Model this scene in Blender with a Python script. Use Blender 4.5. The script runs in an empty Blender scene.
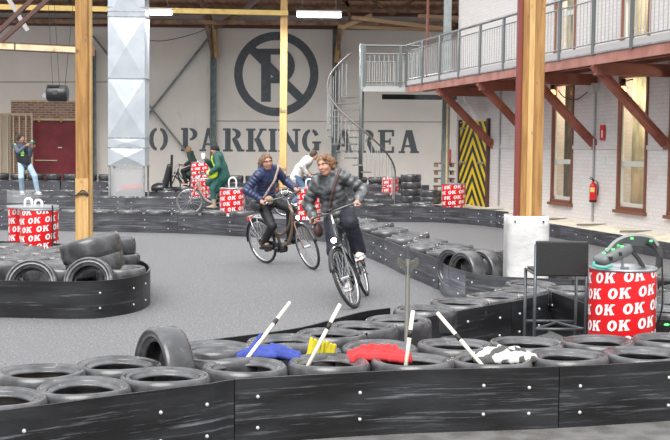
import bpy, bmesh, math, random
import numpy as np
from mathutils import Vector, Matrix, noise
from mathutils.geometry import tessellate_polygon
random.seed(7)
PI = math.pi
COL = bpy.context.scene.collection
V = Vector
# ------------------------------------------------------------------ camera model
FPX, CAMH = 1150.0, 1.78
TH = math.atan((220 - 147.7) / FPX); RO = 0.010
Fw = V((0, math.cos(TH), -math.sin(TH)))
R0 = V((1, 0, 0)); U0 = V((0, math.sin(TH), math.cos(TH)))
Rv = R0 * math.cos(RO) + U0 * math.sin(RO); Uv = U0 * math.cos(RO) - R0 * math.sin(RO)
EYE = V((0, 0, CAMH))
def ray(px, py): return Fw + Rv * ((px - 335) / FPX) - Uv * ((py - 220) / FPX)
def P(px, py, z=0.0):
    d = ray(px, py); return EYE + d * ((z - CAMH) / d.z)
def D(px, py, Y):
    d = ray(px, py); return EYE + d * (Y / d.y)
cam = bpy.data.cameras.new('camera'); co = bpy.data.objects.new('camera', cam); COL.objects.link(co)
cam.sensor_width = 36; cam.lens = FPX / 670 * 36; cam.clip_end = 300
M4 = Matrix.Identity(4)
for i, a in enumerate((Rv, Uv, -Fw)):
    for j in range(3): M4[j][i] = a[j]
co.matrix_world = Matrix.Translation(EYE) @ M4
bpy.context.scene.camera = co
# ------------------------------------------------------------------ materials
MC = {}
def mat(name, col, rough=.6, metal=0, col2=None, nscale=4, ndetail=4, lo=.4, hi=.6, bump=0, bscale=40, stretch=None,
        coord='Object', emit=None, estr=0, spec=None, alpha=None, bdist=.01, trans=0, coat=0):
    if name in MC: return MC[name]
    m = bpy.data.materials.new(name); m.use_nodes = True; nt = m.node_tree; b = nt.nodes['Principled BSDF']
    b.inputs['Base Color'].default_value = (*col, 1); b.inputs['Roughness'].default_value = rough; b.inputs['Metallic'].default_value = metal
    if spec is not None: b.inputs['Specular IOR Level'].default_value = spec
    if alpha is not None: b.inputs['Alpha'].default_value = alpha
    if trans: b.inputs['Transmission Weight'].default_value = trans
    if coat: b.inputs['Coat Weight'].default_value = coat
    if emit: b.inputs['Emission Color'].default_value = (*emit, 1); b.inputs['Emission Strength'].default_value = estr
    tc = nt.nodes.new('ShaderNodeTexCoord'); src = tc.outputs[coord]
    if stretch:
        mp = nt.nodes.new('ShaderNodeMapping'); mp.inputs['Scale'].default_value = stretch
        nt.links.new(src, mp.inputs['Vector']); src = mp.outputs[0]
    if col2:
        n = nt.nodes.new('ShaderNodeTexNoise'); n.inputs['Scale'].default_value = nscale; n.inputs['Detail'].default_value = ndetail
        nt.links.new(src, n.inputs['Vector'])
        r = nt.nodes.new('ShaderNodeValToRGB'); r.color_ramp.elements[0].position = lo; r.color_ramp.elements[1].position = hi
        r.color_ramp.elements[0].color = (*col, 1); r.color_ramp.elements[1].color = (*col2, 1)
        nt.links.new(n.outputs['Fac'], r.inputs[0]); nt.links.new(r.outputs[0], b.inputs['Base Color'])
    if bump:
        n2 = nt.nodes.new('ShaderNodeTexNoise'); n2.inputs['Scale'].default_value = bscale; n2.inputs['Detail'].default_value = 3
        nt.links.new(src, n2.inputs['Vector'])
        bp = nt.nodes.new('ShaderNodeBump'); bp.inputs['Strength'].default_value = bump; bp.inputs['Distance'].default_value = bdist
        nt.links.new(n2.outputs['Fac'], bp.inputs['Height']); nt.links.new(bp.outputs[0], b.inputs['Normal'])
    MC[name] = m; return m
def mixin(m, src_color, fac_socket):
    """lay another colour over the present base colour of a material"""
    nt = m.node_tree; b = nt.nodes['Principled BSDF']; mx = nt.nodes.new('ShaderNodeMixRGB')
    inp = b.inputs['Base Color']
    if inp.links: nt.links.new(inp.links[0].from_socket, mx.inputs[1])
    else: mx.inputs[1].default_value = inp.default_value
    mx.inputs[2].default_value = (*src_color, 1); nt.links.new(fac_socket, mx.inputs[0]); nt.links.new(mx.outputs[0], inp)
def noisefac(m, scale, lo, hi, stretch=(1, 1, 1), coord='Object', detail=5, rough=.6):
    nt = m.node_tree; tc = nt.nodes.new('ShaderNodeTexCoord'); mp = nt.nodes.new('ShaderNodeMapping')
    mp.inputs['Scale'].default_value = stretch; n = nt.nodes.new('ShaderNodeTexNoise'); n.inputs['Scale'].default_value = scale
    n.inputs['Detail'].default_value = detail; n.inputs['Roughness'].default_value = rough
    nt.links.new(tc.outputs[coord], mp.inputs[0]); nt.links.new(mp.outputs[0], n.inputs['Vector'])
    mr = nt.nodes.new('ShaderNodeMapRange'); mr.inputs[1].default_value = lo; mr.inputs[2].default_value = hi
    nt.links.new(n.outputs['Fac'], mr.inputs[0]); return mr.outputs[0]
def brick(m, base, mort, scale, bw=.5, rh=.25, msize=.02, bump=.4, coord='UV', c2=None):
    nt = m.node_tree; b = nt.nodes['Principled BSDF']; tc = nt.nodes.new('ShaderNodeTexCoord')
    br = nt.nodes.new('ShaderNodeTexBrick'); br.inputs['Color1'].default_value = (*base, 1); br.inputs['Color2'].default_value = (*(c2 or base), 1)
    br.inputs['Mortar'].default_value = (*mort, 1); br.inputs['Scale'].default_value = scale
    br.inputs['Brick Width'].default_value = bw; br.inputs['Row Height'].default_value = rh; br.inputs['Mortar Size'].default_value = msize
    nt.links.new(tc.outputs[coord], br.inputs['Vector']); nt.links.new(br.outputs['Color'], b.inputs['Base Color'])
    bp = nt.nodes.new('ShaderNodeBump'); bp.inputs['Strength'].default_value = bump; bp.inputs['Distance'].default_value = .01; bp.invert = True
    nt.links.new(br.outputs['Fac'], bp.inputs['Height']); nt.links.new(bp.outputs[0], b.inputs['Normal'])

def board_mat(name, amount, cool):
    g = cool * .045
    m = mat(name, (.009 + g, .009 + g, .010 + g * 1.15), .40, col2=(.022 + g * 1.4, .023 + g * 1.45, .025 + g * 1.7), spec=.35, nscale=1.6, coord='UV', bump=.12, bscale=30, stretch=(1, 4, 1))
    f = noisefac(m, 1.6, .60 - amount, .86 - amount, (1.0, 22, 1), 'UV', 8, .72)
    nt = m.node_tree; tc = nt.nodes.new('ShaderNodeTexCoord'); sp = nt.nodes.new('ShaderNodeSeparateXYZ'); rp = nt.nodes.new('ShaderNodeValToRGB'); ml = nt.nodes.new('ShaderNodeMath'); ml.operation = 'MULTIPLY'
    nt.links.new(tc.outputs['UV'], sp.inputs[0]); nt.links.new(sp.outputs['Y'], rp.inputs[0]); cr = rp.color_ramp      # kart bumpers rub the boards at mid height
    cr.elements[0].position = .03; cr.elements[0].color = (.25, .25, .25, 1); cr.elements[1].position = .37; cr.elements[1].color = (.15, .15, .15, 1); e1 = cr.elements.new(.13); e1.color = (1, 1, 1, 1); e2 = cr.elements.new(.26); e2.color = (1, 1, 1, 1)
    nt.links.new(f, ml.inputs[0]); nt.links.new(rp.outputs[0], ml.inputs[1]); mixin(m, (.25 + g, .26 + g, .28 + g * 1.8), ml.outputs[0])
    return m
M_board = board_mat('barrier plastic', .03, 0)
M_near = board_mat('near barrier plastic', .065, 0)
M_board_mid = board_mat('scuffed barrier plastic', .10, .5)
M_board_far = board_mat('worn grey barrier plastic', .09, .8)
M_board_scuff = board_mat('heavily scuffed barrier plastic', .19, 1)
M_bolt = mat('bolt zinc', (.65, .65, .62), .4, .6)
M_rub = mat('tyre rubber', (.035, .035, .038), .27, col2=(.10, .10, .105), spec=.7, nscale=7, lo=.42, hi=.72, bump=.12, bscale=60, bdist=.004)
mixin(M_rub, (.30, .29, .28), noisefac(M_rub, 9, .66, .82))
M_rub2 = mat('dusty tyre rubber', (.035, .035, .038), .27, col2=(.12, .12, .125), spec=.8, nscale=6, lo=.4, hi=.75, bump=.1, bscale=60, bdist=.004)
M_mud = mat('brown mud', (.10, .055, .03), .35, col2=(.05, .03, .02), nscale=12)
M_steel = mat('galvanised steel', (.42, .44, .45), .4, .7, col2=(.3, .31, .33), nscale=8)
M_dsteel = mat('dark grey steel', (.10, .11, .12), .4, .5)
M_red = mat('red wrap', (.72, .015, .02), .35, col2=(.66, .012, .016), nscale=2)
M_white = mat('white lettering', (.78, .78, .78), .4)
M_whitewrap = mat('white plastic wrap', (.58, .58, .57), .4, col2=(.47, .47, .47), nscale=3, bump=.5, bscale=7, bdist=.03)
M_wood = mat('varnished timber', (.38, .20, .06), .5, col2=(.26, .13, .035), nscale=3, stretch=(8, 8, .6), bump=.1)
mixin(M_wood, (.10, .05, .02), noisefac(M_wood, 7, .62, .72, (1.2, 1.2, .7)))
M_woodpale = mat('pale worn timber', (.56, .36, .15), .55, col2=(.46, .28, .10), nscale=4, stretch=(8, 8, .6))
mixin(M_woodpale, (.14, .08, .04), noisefac(M_woodpale, 6, .62, .72, (1.2, 1.2, .9)))
M_yellow = mat('yellow painted beam', (.62, .44, .14), .5, col2=(.45, .27, .07), nscale=5, lo=.5, hi=.8)
M_cream = mat('cream beam paint', (.66, .55, .35), .55, col2=(.40, .26, .12), nscale=5, lo=.55, hi=.8)
M_redox = mat('red oxide steel', (.30, .10, .07), .5, col2=(.22, .07, .05), nscale=3)
M_fascia = mat('faded red oxide steel', (.44, .20, .16), .5, col2=(.34, .13, .10), nscale=3)
M_rail = mat('grey rail paint', (.13, .145, .145), .4, .3)
M_bal = mat('pale baluster steel', (.40, .41, .41), .45, .4)
M_brown = mat('dark brown steel', (.085, .04, .03), .6)
M_roof = mat('brown roof boards', (.70, .40, .27), .8, col2=(.42, .23, .16), nscale=2, stretch=(4, .6, 1), lo=.35, hi=.7)
M_beamd = mat('dark roof timber', (.17, .10, .07), .8, col2=(.3, .2, .12), nscale=3)
M_cleat = mat('pale roof timber', (.45, .30, .17), .7)
M_teal = mat('grey green column paint', (.16, .19, .19), .55, col2=(.24, .27, .27), nscale=4)
M_sign = mat('dark grey wall paint', (.11, .125, .135), .8, col2=(.15, .165, .175), nscale=6, lo=.45, hi=.75)
M_black = mat('matt black', (.012, .012, .013), .5)
M_bplast = mat('black plastic', (.02, .02, .022), .35)
M_chrome = mat('chrome', (.7, .7, .72), .18, 1)
M_skin = mat('skin', (.50, .26, .18), .5)
M_skin2 = mat('tanned skin', (.36, .18, .11), .5)
M_glass = mat('window glass', (.5, .53, .5), .05, alpha=.08, spec=.35)
# ------------------------------------------------------------------ object helpers
def tag(o, label=None, cat=None, group=None, kind=None):
    if label: o['label'] = label
    if cat: o['category'] = cat
    if group: o['group'] = group
    if kind: o['kind'] = kind
    return o
def empty(name, loc=(0, 0, 0), rz=0, label=None, cat=None, group=None, kind=None):
    o = bpy.data.objects.new(name, None); COL.objects.link(o); o.location = loc; o.rotation_euler = (0, 0, rz); o.empty_display_size = .1
    return tag(o, label, cat, group, kind)
def obj(name, bm, m, parent=None, smooth=False, loc=None, kind=None):
    me = bpy.data.meshes.new(name); bm.normal_update(); bm.to_mesh(me); bm.free()
    if m: me.materials.append(m)
    if smooth: me.polygons.foreach_set('use_smooth', [True] * len(me.polygons))
    o = bpy.data.objects.new(name, me); COL.objects.link(o)
    if parent: o.parent = parent
    if loc is not None: o.location = loc
    if kind: o['kind'] = kind
    return o
def copy_tree(o, parent=None):
    c = o.copy(); COL.objects.link(c)
    if parent: c.parent = parent
    for ch in list(o.children): copy_tree(ch, c)
    return c
def B(): return bmesh.new()
def frame(d, ref=None):
    d = V(d).normalized(); ref = V(ref) if ref is not None else (V((0, 0, 1)) if abs(d.z) < .95 else V((0, 1, 0)))
    s = d.cross(ref).normalized(); return s, s.cross(d).normalized(), d
def box(bm, c, s, rot=None, bev=0):
    r = bmesh.ops.create_cube(bm, size=1)['verts']
    for v in r:
        p = V((v.co.x * s[0], v.co.y * s[1], v.co.z * s[2]))
        if rot is not None: p = rot @ p
        v.co = p + V(c)
    if bev:
        es = list({e for v in r for e in v.link_edges}); bmesh.ops.bevel(bm, geom=es, offset=bev, segments=2, affect='EDGES', profile=.6)
    return bm
def beam(bm, a, b, w, h, ref=None):
    a, b = V(a), V(b); s, u, d = frame(b - a, ref); R = Matrix((s, d, u)).transposed()
    return box(bm, (a + b) / 2, (w, (b - a).length, h), R)
def tube(bm, pts, r, n=8, closed=False, caps=True, flat=1, ref=None):
    pts = [V(p) for p in pts]; N = len(pts); rr = r if isinstance(r, (list, tuple)) else [r] * N
    rings = []; prev = None
    for i, p in enumerate(pts):
        if closed: t = pts[(i + 1) % N] - pts[i - 1]
        else: t = pts[min(i + 1, N - 1)] - pts[max(i - 1, 0)]
        t.normalize()
        if ref is not None: s = t.cross(V(ref)).normalized()
        elif prev is None: s = frame(t)[0]
        else: s = (prev - t * prev.dot(t)).normalized()
        prev = s; u = t.cross(s)
        rings.append([bm.verts.new(p + (s * math.cos(2 * PI * k / n) * rr[i] + u * math.sin(2 * PI * k / n) * rr[i] * flat)) for k in range(n)])
    for i in range(N if closed else N - 1):
        A, C = rings[i], rings[(i + 1) % N]
        for k in range(n): bm.faces.new((A[k], A[(k + 1) % n], C[(k + 1) % n], C[k]))
    if caps and not closed: bm.faces.new(rings[0][::-1]); bm.faces.new(rings[-1])
    bmesh.ops.recalc_face_normals(bm, faces=bm.faces[:])
    return bm
def lathe(bm, prof, n=32, axis='z', c=(0, 0, 0), closed=False):
    c = V(c); rings = []
    def pt(r, h, a):
        x, y = r * math.cos(a), r * math.sin(a)
        return c + (V((x, y, h)) if axis == 'z' else V((x, h, y)) if axis == 'y' else V((h, x, y)))
    for r, h in prof:
        if r < 1e-5: rings.append([bm.verts.new(pt(0, h, 0))] * n)
        else: rings.append([bm.verts.new(pt(r, h, 2 * PI * k / n)) for k in range(n)])
    L = len(prof)
    for i in range(L if closed else L - 1):
        A, C = rings[i], rings[(i + 1) % L]
        for k in range(n):
            q = []
            for v in (A[k], A[(k + 1) % n], C[(k + 1) % n], C[k]):
                if v not in q: q.append(v)
            if len(q) > 2:
                try: bm.faces.new(q)
                except ValueError: pass
    bmesh.ops.recalc_face_normals(bm, faces=bm.faces[:])
    return bm
def ball(bm, c, r, sc=(1, 1, 1), seg=12):
    vs = bmesh.ops.create_uvsphere(bm, u_segments=seg, v_segments=max(6, seg // 2), radius=r)['verts']
    for v in vs: v.co = V((v.co.x * sc[0], v.co.y * sc[1], v.co.z * sc[2])) + V(c)
    return bm
def spline(pts, n=10, closed=False):
    pts = [V(p) for p in pts]; out = []; N = len(pts)
    for i in range(N if closed else N - 1):
        if closed: p0, p1, p2, p3 = pts[i - 1], pts[i], pts[(i + 1) % N], pts[(i + 2) % N]
        else: p0, p1, p2, p3 = pts[max(i - 1, 0)], pts[i], pts[i + 1], pts[min(i + 2, N - 1)]
        for k in range(n):
            t = k / n; out.append(.5 * ((2 * p1) + (p2 - p0) * t + (2 * p0 - 5 * p1 + 4 * p2 - p3) * t * t + (3 * p1 - p0 - 3 * p2 + p3) * t ** 3))
    if not closed: out.append(pts[-1])
    return out
def resample(pts, step):
    out = [pts[0].copy()]; acc = 0
    for a, b in zip(pts, pts[1:]):
        L = (b - a).length
        while acc + L >= step:
            f = (step - acc) / L; a = a.lerp(b, f); out.append(a.copy()); L = (b - a).length; acc = 0
        acc += L
    return out
# ------------------------------------------------------------------ letters (x right, y up, unit height)
def arc(cx, cy, ro, ri, a0, a1, n=10):
    a0, a1 = math.radians(a0), math.radians(a1)
    o = [(cx + ro[0] * math.cos(a0 + (a1 - a0) * i / n), cy + ro[1] * math.sin(a0 + (a1 - a0) * i / n)) for i in range(n + 1)]
    q = [(cx + ri[0] * math.cos(a0 + (a1 - a0) * i / n), cy + ri[1] * math.sin(a0 + (a1 - a0) * i / n)) for i in range(n + 1)]
    return [[o[i], o[i + 1], q[i + 1], q[i]] for i in range(n)]
def rc(x0, y0, x1, y1): return [[(x0, y0), (x1, y0), (x1, y1), (x0, y1)]]
def bar(x0, y0, x1, y1, w): return [[(x0 - w / 2, y0), (x0 + w / 2, y0), (x1 + w / 2, y1), (x1 - w / 2, y1)]]
LET = {
 'O': (.80, arc(.36, .5, (.36, .5), (.17, .38), 97, 263) + arc(.44, .5, (.36, .5), (.17, .38), -83, 83)),
 'P': (.72, rc(.08, 0, .30, 1) + rc(0, 0, .38, .09) + rc(0, .91, .30, 1) + arc(.37, .73, (.33, .27), (.13, .18), -90, 90)),
 'A': (.88, bar(.16, 0, .40, 1, .13) + bar(.70, 0, .46, 1, .27) + rc(.02, 0, .30, .09) + rc(.50, 0, .88, .09) + rc(.24, .26, .62, .35)),
 'R': (.84, rc(.08, 0, .30, 1) + rc(0, 0, .38, .09) + rc(0, .91, .30, 1) + arc(.37, .75, (.33, .25), (.13, .16), -90, 90) + bar(.68, 0, .46, .52, .22) + rc(.56, 0, .84, .09)),
 'K': (.84, rc(.08, 0, .30, 1) + rc(0, 0, .38, .09) + rc(0, .91, .38, 1) + bar(.40, .45, .66, 1, .13) + bar(.68, 0, .44, .58, .24) + rc(.54, .91, .82, 1) + rc(.50, 0, .84, .09)),
 'I': (.36, rc(.07, 0, .29, 1) + rc(0, 0, .36, .09) + rc(0, .91, .36, 1)),
 'N': (.90, rc(.12, 0, .22, 1) + rc(.02, 0, .32, .09) + rc(0, .91, .20, 1) + bar(.18, 1, .72, 0, .25) + rc(.68, 0, .80, 1) + rc(.58, .91, .90, 1)),
 'G': (.82, arc(.38, .5, (.38, .5), (.17, .38), 97, 263) + arc(.42, .5, (.34, .5), (.15, .38), 30, 83) + arc(.42, .5, (.34, .5), (.15, .38), -83, -50) + rc(.52, .08, .74, .45) + rc(.44, .38, .82, .47)),
 'E': (.74, rc(.08, 0, .30, 1) + rc(0, 0, .66, .10) + rc(0, .90, .66, 1) + rc(.30, .45, .50, .55) + rc(.58, 0, .68, .28) + rc(.58, .72, .68, 1) + rc(.47, .36, .54, .64)),
 'o': (.86, arc(.43, .5, (.43, .5), (.15, .30), 0, 360, 24)),
 'k': (.98, rc(.06, 0, .32, 1) + rc(0, 0, .38, .14) + rc(0, .86, .38, 1) + bar(.36, .38, .74, 1, .24) + bar(.80, 0, .52, .62, .30) + rc(.58, .86, .96, 1) + rc(.56, 0, .98, .14)),
}
def put_letter(bm, ch, f, off=(0, 0, 0)):
    for i, poly in enumerate(LET[ch][1]):
        try: bm.faces.new([bm.verts.new(f(x, y) + V(off) * i) for x, y in poly])
        except ValueError: pass
# ------------------------------------------------------------------ signed-distance modelling (smooth bodies, clothes, cloth)
def E(c, r, k=.02, R=None, sub=False): return dict(t='e', c=V(c), r=V(r), k=k, R=R, sub=sub)
def C(a, b, ra, rb, k=.02, u=None, f=1, q=None, sub=False): return dict(t='c', a=V(a), b=V(b), ra=ra, rb=rb, k=k, u=u, f=f, q=q, sub=sub)
def field(prims, vox, disp=None):
    lo = np.full(3, 1e9); hi = -lo
    for p in prims:
        if p['sub']: continue
        if p['t'] == 'e': m = max(p['r']); a = b = np.array(p['c'])
        else: m = max(p['ra'], p['rb']); a = np.array(p['a']); b = np.array(p['b'])
        lo = np.minimum(lo, np.minimum(a, b) - m); hi = np.maximum(hi, np.maximum(a, b) + m)
    lo -= .05; hi += .05
    n = np.ceil((hi - lo) / vox).astype(int) + 1
    Fd = np.full(n, .5, dtype=np.float32)
    for p in prims:
        if p['t'] == 'e': m = max(p['r']); a = b = np.array(p['c'])
        else: m = max(p['ra'], p['rb']) * 1.2; a = np.array(p['a']); b = np.array(p['b'])
        pad = m + p['k'] * 1.5 + 4 * vox
        i0 = np.clip(np.floor((np.minimum(a, b) - pad - lo) / vox).astype(int), 0, n - 1)
        i1 = np.clip(np.ceil((np.maximum(a, b) + pad - lo) / vox).astype(int) + 1, 1, n)
        X = [(np.arange(i0[j], i1[j]) * vox + lo[j]).astype(np.float32) for j in range(3)]
        x, y, z = np.meshgrid(*X, indexing='ij')
        if p['t'] == 'e':
            q = [x - p['c'][0], y - p['c'][1], z - p['c'][2]]
            if p['R'] is not None:
                R = p['R']; q = [q[0] * R[0][j] + q[1] * R[1][j] + q[2] * R[2][j] for j in range(3)]
            r = p['r']; kk = np.sqrt((q[0] / r[0]) ** 2 + (q[1] / r[1]) ** 2 + (q[2] / r[2]) ** 2)
            d = (kk - 1) * min(r)
        else:
            A = p['a']; ba = p['b'] - A; L2 = max(ba.length_squared, 1e-9)
            t = np.clip(((x - A[0]) * ba[0] + (y - A[1]) * ba[1] + (z - A[2]) * ba[2]) / L2, 0, 1)
            qx, qy, qz = x - A[0] - t * ba[0], y - A[1] - t * ba[1], z - A[2] - t * ba[2]
            if p['u'] is not None:
                u = V(p['u']).normalized(); dd = (qx * u[0] + qy * u[1] + qz * u[2]) * (p['f'] - 1)
                qx, qy, qz = qx + u[0] * dd, qy + u[1] * dd, qz + u[2] * dd
            r = p['ra'] + (p['rb'] - p['ra']) * t
            if p['q']: r = r + p['q'][0] * (np.abs(np.sin(t * math.sqrt(L2) * PI / p['q'][1])) - .6)
            d = np.sqrt(qx * qx + qy * qy + qz * qz) - r
        sl = tuple(slice(i0[j], i1[j]) for j in range(3)); G = Fd[sl]; k = max(p['k'], 1e-4)
        if p['sub']:
            d = -d; h = np.clip(.5 - .5 * (G - d) / k, 0, 1); Fd[sl] = G * (1 - h) + d * h + k * h * (1 - h)
        else:
            h = np.clip(.5 + .5 * (G - d) / k, 0, 1); Fd[sl] = G * (1 - h) + d * h - k * h * (1 - h)
    if disp:
        X = [(np.arange(n[j]) * vox + lo[j]).astype(np.float32) for j in range(3)]
        x, y, z = np.meshgrid(*X, indexing='ij'); Fd = Fd + disp(x, y, z)
    return Fd, lo
def surf(name, prims, vox, m, parent=None, disp=None, cut=None):
    Fd, lo = field(prims, vox, disp)
    if cut:
        n = Fd.shape; X = [(np.arange(n[j]) * vox + lo[j]).astype(np.float32) for j in range(3)]
        for nx, off in cut:
            x, y, z = np.meshgrid(*X, indexing='ij'); Fd = np.maximum(Fd, x * nx[0] + y * nx[1] + z * nx[2] - off)
    S = Fd < 0; n = np.array(Fd.shape)
    acc = np.zeros((*(n - 1), 3), np.float32); cnt = np.zeros(n - 1, np.float32)
    cor = [(i, j, k) for i in (0, 1) for j in (0, 1) for k in (0, 1)]
    def sub(a, c): return a[c[0]:c[0] + n[0] - 1, c[1]:c[1] + n[1] - 1, c[2]:c[2] + n[2] - 1]
    for ax in range(3):
        for c in cor:
            if c[ax]: continue
            c2 = list(c); c2[ax] = 1
            f0, f1 = sub(Fd, c), sub(Fd, c2); mk = (f0 < 0) != (f1 < 0)
            t = np.where(mk, f0 / np.where(mk, f0 - f1, 1), 0)
            for j in range(3): acc[..., j] += np.where(mk, (t if j == ax else c[j]), 0)
            cnt += mk
    act = cnt > 0; idx = np.full(n - 1, -1, np.int64); idx[act] = np.arange(act.sum())
    cell = np.argwhere(act); vs = (acc[act] / cnt[act][:, None] + cell) * vox + lo
    faces = []
    for ax in range(3):
        a, b = (ax + 1) % 3, (ax + 2) % 3
        s0 = [slice(1, -1)] * 3; s1 = [slice(1, -1)] * 3; s0[ax] = slice(0, -1); s1[ax] = slice(1, None)
        g0, g1 = S[tuple(s0)], S[tuple(s1)]; e = np.argwhere(g0 != g1)
        if not len(e): continue
        fl = g0[tuple(e.T)]; base = e.copy(); base[:, a] += 1; base[:, b] += 1
        def cid(da, db):
            q = base.copy(); q[:, a] += da; q[:, b] += db; return idx[tuple(q.T)]
        Q = np.stack([cid(-1, -1), cid(0, -1), cid(0, 0), cid(-1, 0)], 1); Q[~fl] = Q[~fl][:, ::-1]; faces.append(Q)
    Fc = np.concatenate(faces); Fc = Fc[(Fc >= 0).all(1)]
    me = bpy.data.meshes.new(name); me.from_pydata(vs.tolist(), [], Fc.tolist()); me.update()
    me.materials.append(m); me.polygons.foreach_set('use_smooth', [True] * len(me.polygons))
    o = bpy.data.objects.new(name, me); COL.objects.link(o)
    if parent: o.parent = parent
    return o
# ================================================================== THE HALL
WY = 44.0                                  # back wall distance
W0 = V((6.49, 17.73, 0)); WU = V((-.2288, .9735, 0)); WN = V((.9735, .2288, 0))   # right wall: origin, direction, outward normal
def W(t, out=0, z=0): return W0 + WU * t + WN * out + V((0, 0, z))
# floor
m = mat('asphalt track', (.088, .088, .092), .8, col2=(.172, .172, .177), nscale=60, ndetail=3, lo=.35, hi=.65, bump=.25, bscale=160, bdist=.006)
mixin(m, (.38, .38, .38), noisefac(m, 48, .59, .69, detail=2)); mixin(m, (.03, .03, .03), noisefac(m, 38, .61, .68, (1, 1, 1.1), detail=2))
mixin(m, (.13, .127, .125), noisefac(m, .5, .52, .95, (1, .5, 1)))
bm = B(); box(bm, (0, 22, -.05), (44, 56, .1)); f = obj('floor', bm, m, kind='structure')
# a darker older strip in front of the near barrier
m = mat('dark worn concrete', (.085, .08, .075), .75, col2=(.14, .135, .13), nscale=5, bump=.2, bscale=90)
mixin(m, (.22, .21, .2), noisefac(m, 60, .62, .72))
bm = B(); vs = [bm.verts.new(v) for v in ((-3.4, 3.5, .004), (5, 3.5, .004), (5, 8.0, .004), (2.3, 7.77, .004), (1.35, 7.58, .004), (.3, 7.34, .004), (-.53, 7.0, .004), (-1.3, 6.5, .004), (-3.2, 5.0, .004))]
bm.faces.new(vs); obj('trim_1', bm, m, kind='structure')
# back wall
m = mat('cream plaster', (.86, .81, .74), .85, col2=(.77, .72, .655), nscale=.8, ndetail=6, lo=.35, hi=.75, bump=.12, bscale=3)
mixin(m, (.40, .37, .34), noisefac(m, 1.2, .62, .85, (1, 1, .35)))
bm = B(); box(bm, (-4, WY + .15, 3.6), (30, .3, 7.2)); obj('wall_back', bm, m, kind='structure')
m = mat('wall joint', (.40, .37, .34), .8)
for k, (a, b) in enumerate((((0, 82), (130, 82)), ((216, 121), (450, 122)))):
    bm = B(); beam(bm, D(*a, WY - .01), D(*b, WY - .01), .02, .04); obj(f'trim_{k + 2}', bm, m, kind='structure')
# brown timber wall plate
bm = B(); beam(bm, V((-19, WY - .2, 6.43)), V((11, WY - .2, 6.36)), .4, .26); beam(bm, V((-19, WY - .6, 6.78)), V((11, WY - .6, 6.78)), .2, .14)
obj('trim_4', bm, mat('red brown wall plate', (.13, .05, .035), .7), kind='structure')
# wall painting -------------------------------------------------------
def on_wall(px, py): p = D(px, py, WY); return V((p.x, WY - .006, p.z))
wl = empty('wall_lettering', on_wall(280, 152), 0, 'large grey stencilled words across the pale back wall', 'lettering')
spec = [('O', 149, 168), ('P', 181, 198), ('A', 199, 220), ('R', 223, 244.5), ('K', 246, 267), ('I', 268.5, 277), ('N', 278, 300.5), ('G', 302, 321),
        ('A', 334, 353), ('R', 357, 377), ('E', 378, 395.5), ('A', 398, 419), ('N', 126, 147)]
for ch, x0, x1 in spec:
    w = LET[ch][0]; yb, yt = 151.2 + .0095 * (x0 - 190), 128 + .010 * (x0 - 190)
    bm = B(); put_letter(bm, ch, lambda x, y: on_wall(x0 + (x1 - x0) * x / w, yb + (yt - yb) * y) - wl.location, (0, -.0006, 0)); obj('letter', bm, M_sign, wl)
bm = B()
def sg(x, y): return on_wall(276.3 + 42.2 * x, 74 - 42.2 * y)
for q in arc(0, 0, (1, 1), (.80, .80), 0, 360, 64): bm.faces.new([bm.verts.new(sg(*p)) for p in q])
for i_, q in enumerate(rc(-.36, -.66, -.13, .60) + rc(-.46, .48, -.34, .60) + rc(-.14, .46, .10, .60) + rc(-.14, -.22, .08, -.08) + arc(.08, .19, (.36, .41), (.13, .27), -90, 90, 14) + [[(-.67, .53), (-.53, .67), (.67, -.53), (.53, -.67)]]):
    bm.faces.new([bm.verts.new(sg(*p) + V((0, -.002 * (i_ + 1), 0))) for p in q])
o = obj('no_parking_symbol', bm, M_sign); tag(o, 'big grey crossed-out letter in a ring painted on the back wall', 'wall sign')
# roof ------------------------------------------------------------------
bm = B(); n = 60
for i in range(n):
    x0, x1 = -19 + 30 * i / n, -19 + 30 * (i + 1) / n
    vs = [bm.verts.new(v) for v in ((x0 + .01, WY + .3, 6.95), (x1 - .01, WY + .3, 6.95), (x1 - .01, 33, 8.1), (x0 + .01, 33, 8.1))]; bm.faces.new(vs)
    vs = [bm.verts.new(v) for v in ((x0 + .01, WY + .3, 7.0), (x0 + .01, 33, 8.15), (x1 - .01, 33, 8.15), (x1 - .01, WY + .3, 7.0))]; bm.faces.new(vs)
bmesh.ops.remove_doubles(bm, verts=bm.verts, dist=.0001); box(bm, (-4, 38.6, 7.75), (30, 11.4, .05), Matrix.Rotation(math.atan2(-1.15, 11.3), 3, 'X'))
obj('ceiling', bm, M_roof, kind='structure')
def tthing(name, parts, m, label, cat, group=None):
    """a thing made of one mesh of straight members"""
    bm = B()
    for a, b, w, h in parts: beam(bm, a, b, w, h)
    o = obj(name, bm, m); return tag(o, label, cat, group)
for k, (y, z) in enumerate(((43.0, 6.92), (41.3, 7.10), (39.4, 7.30), (37.2, 7.5), (35.0, 7.72))):
    tthing('roof_purlin', [(V((-19, y, z)), V((11, y, z)), .12, .2)], M_beamd, 'dark roof purlin running left to right under the brown boards, ' + ('nearest the back wall', 'second from the back wall', 'third from the back wall', 'fourth from the back wall', 'farthest from the back wall')[k], 'roof beam', 'roof purlins')
for k, x in enumerate((-13.9, -9.3, -4.68, 0.08)):
    p = [(V((x, WY - .15, 6.3)), V((x, 34, 7.45)), .14, .2), (V((x, WY - .2, 5.2)), V((x, 40.6, 6.6)), .12, .12)]
    wh = ('far left', 'left, behind the yellow pillar', 'at the post left of the ring symbol', 'at the post beside the spiral stair')[k]
    tthing('roof_truss', p, M_beamd, 'dark timber roof truss seen end on, ' + wh, 'roof truss', 'roof trusses')
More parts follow.
